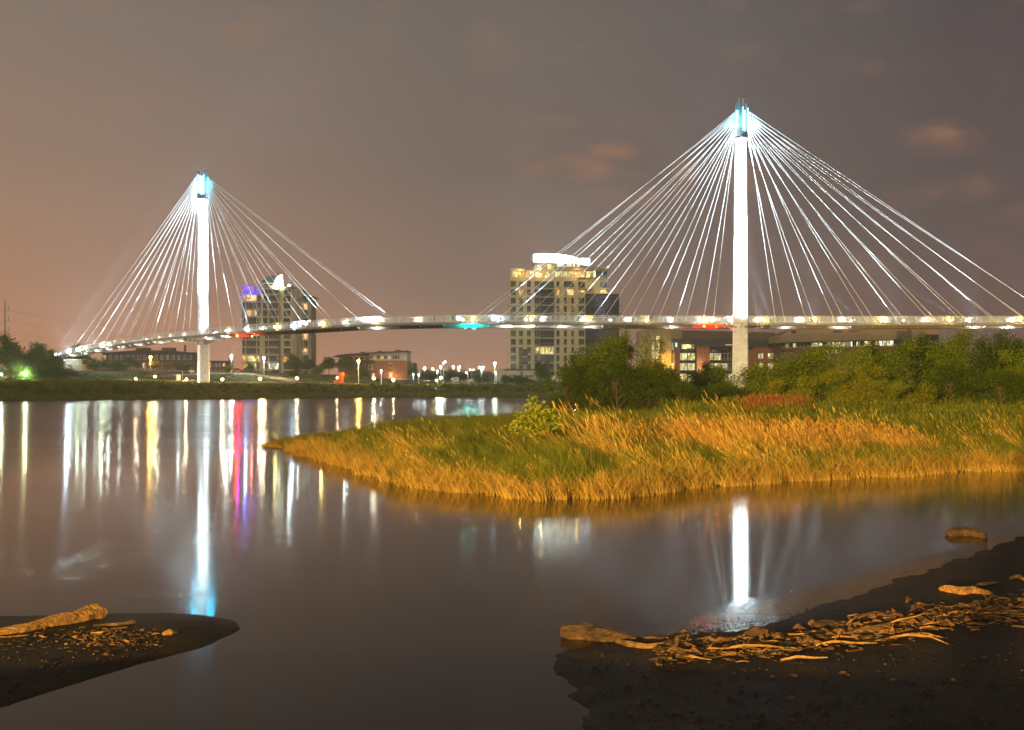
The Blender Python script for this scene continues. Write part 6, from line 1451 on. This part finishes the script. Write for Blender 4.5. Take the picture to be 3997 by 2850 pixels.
# ------------------------------------------------------------------ riverside park
ribbon('riverside_path', [(PX(-100, 300), 288), (PX(300, 305), 293), (PX(560, 305), 305), (PX(860, 310), 308), (PX(1160, 330), 318), (PX(1400, 330), 322), (PX(1700, 335), 330)], 3.0, M['path'])
ribbon('park_path', [(PX(700, 330), 322), (PX(860, 345), 338), (PX(1000, 350), 342), (PX(1100, 345), 334), (PX(1180, 335), 322)], 4.5, M['path'], 0.09)
ribbon('plaza', [(PX(590, 322), 316), (PX(700, 322), 318), (PX(800, 322), 321)], 5.0, M['brickpath'], 0.13)
f = thing('park_fence', 'pale post-and-rail fence on a low wall across the riverside park', 'fence', (0, 0, 0))
a0, a1 = Vector((PX(388, 352), 352)), Vector((PX(750, 352), 344))
nP = 26; prv = None
for i in range(nP+1):
    q = a0.lerp(a1, i/nP); zt = PZ(1430+19*(i/nP)**1.2, q.y)
    MB().box(-0.12, 0.12, -0.12, 0.12, -0.9, 0.15).build('post', M['concrete'], f, loc=(q.x, q.y, zt))
    if prv:
        for dz in (0.0, -0.55): MB().tube([(prv[0], prv[1], prv[2]+dz), (q.x, q.y, zt+dz)], 0.06, 5).build('rail', M['concrete'], f)
    prv = (q.x, q.y, zt)
def P0(px, D, lift=0.0): x = PX(px, D); return (x, D, HF(x, D)+lift)
o = thing('solar_panel', 'dark tilted solar panel on a slim mast in the park', 'solar panel', P0(712, 305)); b = 1449
MB().tube([(0, 0, -0.3), (0, 0, PZ(1450, 305)-o.location.z)], 0.08, 6).build('mast', M['steel_white'], o)
zt = PZ(1452, 305)-o.location.z; MB().add([(-0.35, -0.4, zt-0.9), (0.9, -0.4, zt+0.75), (0.9, 0.5, zt+1.0), (-0.35, 0.5, zt-0.6), (-0.28, -0.46, zt-0.95), (0.97, -0.46, zt+0.7), (0.97, 0.44, zt+0.95), (-0.28, 0.44, zt-0.65)], [(0, 1, 2, 3), (7, 6, 5, 4), (0, 4, 5, 1), (1, 5, 6, 2), (2, 6, 7, 3), (3, 7, 4, 0)]).build('panel', M['dark_metal'], o)
o = thing('information_board', 'pale information kiosk beside the solar panel mast', 'kiosk', P0(697, 304)); MB().box(-0.55, 0.55, -0.3, 0.3, 0, 1.9).build('cabinet', M['steel_white'], o); MB().box(-0.7, 0.7, -0.4, 0.4, 1.903, 2.05).build('top', M['galv'], o)
o = thing('bicycle_rack', 'row of white bicycle hoops right of the solar panel', 'bike rack', P0(722, 302))
for i in range(5): MB().tube([(i*0.6, 0, 0), (i*0.6, 0, 0.8), (i*0.6+0.2, 0, 1.0), (i*0.6+0.45, 0, 0.8), (i*0.6+0.45, 0, 0)], 0.05, 5).build('hoop', M['steel_white'], o)
o = thing('parasol', 'red and yellow striped parasol over a small cart by the fence', 'parasol', P0(747, 330)); z0 = o.location.z; zt = PZ(1431, 330)-z0; n = 10
MB().tube([(0, 0, 0), (0, 0, zt)], 0.05, 6).build('pole', M['steel_white'], o)
for i in range(n):
    a, b = 2*math.pi*i/n, 2*math.pi*(i+1)/n; MB().add([(0, 0, zt), (1.0*math.cos(a), 1.0*math.sin(a), zt-.65), (1.0*math.cos(b), 1.0*math.sin(b), zt-.65), (0, 0, zt-.06)], [(0, 1, 2), (3, 2, 1)]).build('panel', M['red_paint' if i % 2 else 'yellow_paint'], o)
o = thing('food_cart', 'small white cart under the striped parasol', 'cart', P0(748, 331)); MB().box(-0.7, 0.7, -0.4, 0.4, 0.35, 1.3).build('cabinet', M['steel_white'], o)
for s_ in (-1, 1): MB().tube([(s_*0.45, -0.45, 0.3), (s_*0.45, -0.38, 0.3)], 0.3, 10).build('wheel', M['dark_metal'], o)
o = thing('play_tower', 'orange-red curved play tower with low stepped wall in the park', 'play structure', P0(1330, 318))
MB().prism([(1.0*math.cos(t)*0.9, 0.6*math.sin(t)) for t in [k*math.pi/6 for k in range(12)]], -0.3, PZ(1454, 318)-o.location.z).build('drum', M['red_paint'], o)
MB().box(-2.1, -0.85, -0.5, 0.3, -0.3, 1.0).box(-1.2, -0.85, -0.5, 0.3, 1.003, 1.6).build('stepped_wall', M['red_paint'], o); MB().box(-2.15, -1.2, -0.56, 0.3, 1.003, 1.12).box(-1.25, -1.1, -0.56, 0.3, 1.12, 2.0).build('coping', M['yellow_paint'], o)
o = thing('billboard', 'white-framed sign with dark panel and pale lettering, facing the river', 'sign', P0(1778, 320)); zc_ = PZ(1481, 320)-o.location.z
MB().box(-0.75, 0.75, 0, 0.12, zc_-0.55, zc_+0.55).build('board', M['white_paint'], o); MB().box(-0.55, 0.55, -0.03, -0.003, zc_-0.32, zc_+0.28).build('panel', M['brown'], o)
MB().box(-0.40, 0.05, -0.04, -0.033, zc_-0.02, zc_+0.12).box(0.08, 0.42, -0.04, -0.033, zc_-0.18, zc_+0.02).box(-0.35, 0.0, -0.04, -0.033, zc_-0.2, zc_-0.1).build('lettering', M['steel_white'], o)
for s_ in (-1, 1): MB().box(s_*0.6-0.06, s_*0.6+0.06, 0.13, 0.25, -0.8, zc_+0.3).build('leg', M['galv'], o)
o = thing('sign_post', 'small upright white sign left of the framed sign', 'sign', P0(1764, 322)); zc_ = PZ(1480, 322)-o.location.z; MB().box(-0.25, 0.25, 0, 0.06, zc_-0.3, zc_+0.4).build('board', M['white_paint'], o); MB().tube([(0, 0.1, -0.5), (0, 0.1, zc_+0.2)], 0.04, 5).build('post', M['galv'], o)
def car(label, px, D, rz, key):
    x, y, z = P0(px, D); o = thing('parked_car', label, 'car', (x, y, z), rz, 'parked cars across the river')
    b = MB(); b.prism_xz([(-2.2, .35), (-2.25, .8), (-1.9, .95), (-1.1, 1.0), (1.25, .95), (2.1, .85), (2.25, .6), (2.2, .35)], -.85, .85).build('body', M[key], o)
    MB().prism_xz([(-1.5, 1.003), (-1.0, 1.42), (.4, 1.45), (1.2, .99)], -.72, .72).build('cabin', M['glass_blue'], o); MB().prism_xz([(-1.05, 1.43), (-1.0, 1.48), (.4, 1.5), (.45, 1.455)], -.7, .7).build('roof', M[key], o)
    for wx in (-1.4, 1.4):
        for wy in (-.86, .86): MB().tube([(wx, wy-.1, .33), (wx, wy+.1, .33)], .33, 12).build('wheel', M['dark_metal'], o)
    for wy in (-.55, .55): MB().box(2.2, 2.262, wy-.15, wy+.15, .6, .75).build('headlight', M['steel_white'], o)
car('dark car parked right of the brick block', 1604, 332, 0.1, 'dark_metal'); car('dark red car left of the glass tower behind the path', 925, 372, 0.3, 'red_paint'); car('second red car in front of the glass tower, nearer the tower', 965, 376, 0.2, 'brown')
# tall steel power pole at the far left, with its three lines
o = thing('power_pole', 'tall steel power pole with three upswept arms at the left edge', 'power pole', (PX(18, 560), 560, 6)); zz = lambda py: PZ(py, 560)-6
MB().tube([(0, 0, 0), (0, 0, zz(1172))], [0.7, 0.3], 8).build('pole', M['galv'], o)
for t in (1212, 1254, 1295):
    MB().tube([(0, 0, zz(t)), (2.2, 0, zz(t-2))], 0.16, 5).build('arm', M['galv'], o); MB().tube([(0.3, 0, zz(t-8)), (1.2, 0, zz(t-16)), (2.1, 0, zz(t-19))], 0.07, 4).build('arm_stay', M['galv'], o); MB().tube([(2.1, 0, zz(t-2)), (2.1, 0, zz(t-20))], 0.1, 5).build('insulator', M['dark_metal'], o)
    p = Vector((2.2, 0, zz(t-1)))
    for q, sg in ((Vector((130, 120, -2)), 7), (Vector((-160, -80, 4)), 5)):
        MB().tube([p.lerp(p+q, k/12)+Vector((0, 0, -4*sg*(k/12)*(1-k/12))) for k in range(13)], 0.05, 3, cap=False).build('wire', M['dark_metal'], o)

# ------------------------------------------------------------------ damp night air
HZ = MB().box(-640, 640, -110, 688, -2.5, 92).mesh('haze', [])
m = bpy.data.materials.new('haze'); m.use_nodes = True; nt = m.node_tree; nt.nodes.clear()
o_ = nt.nodes.new('ShaderNodeOutputMaterial'); v = nt.nodes.new('ShaderNodeVolumePrincipled'); v.inputs['Density'].default_value = 0.00042; v.inputs['Color'].default_value = (0.92, 0.93, 0.95, 1); v.inputs['Anisotropy'].default_value = 0.45
nt.links.new(v.outputs[0], o_.inputs['Volume']); HZ.materials.append(m); tag(link('haze', HZ), kind='stuff')
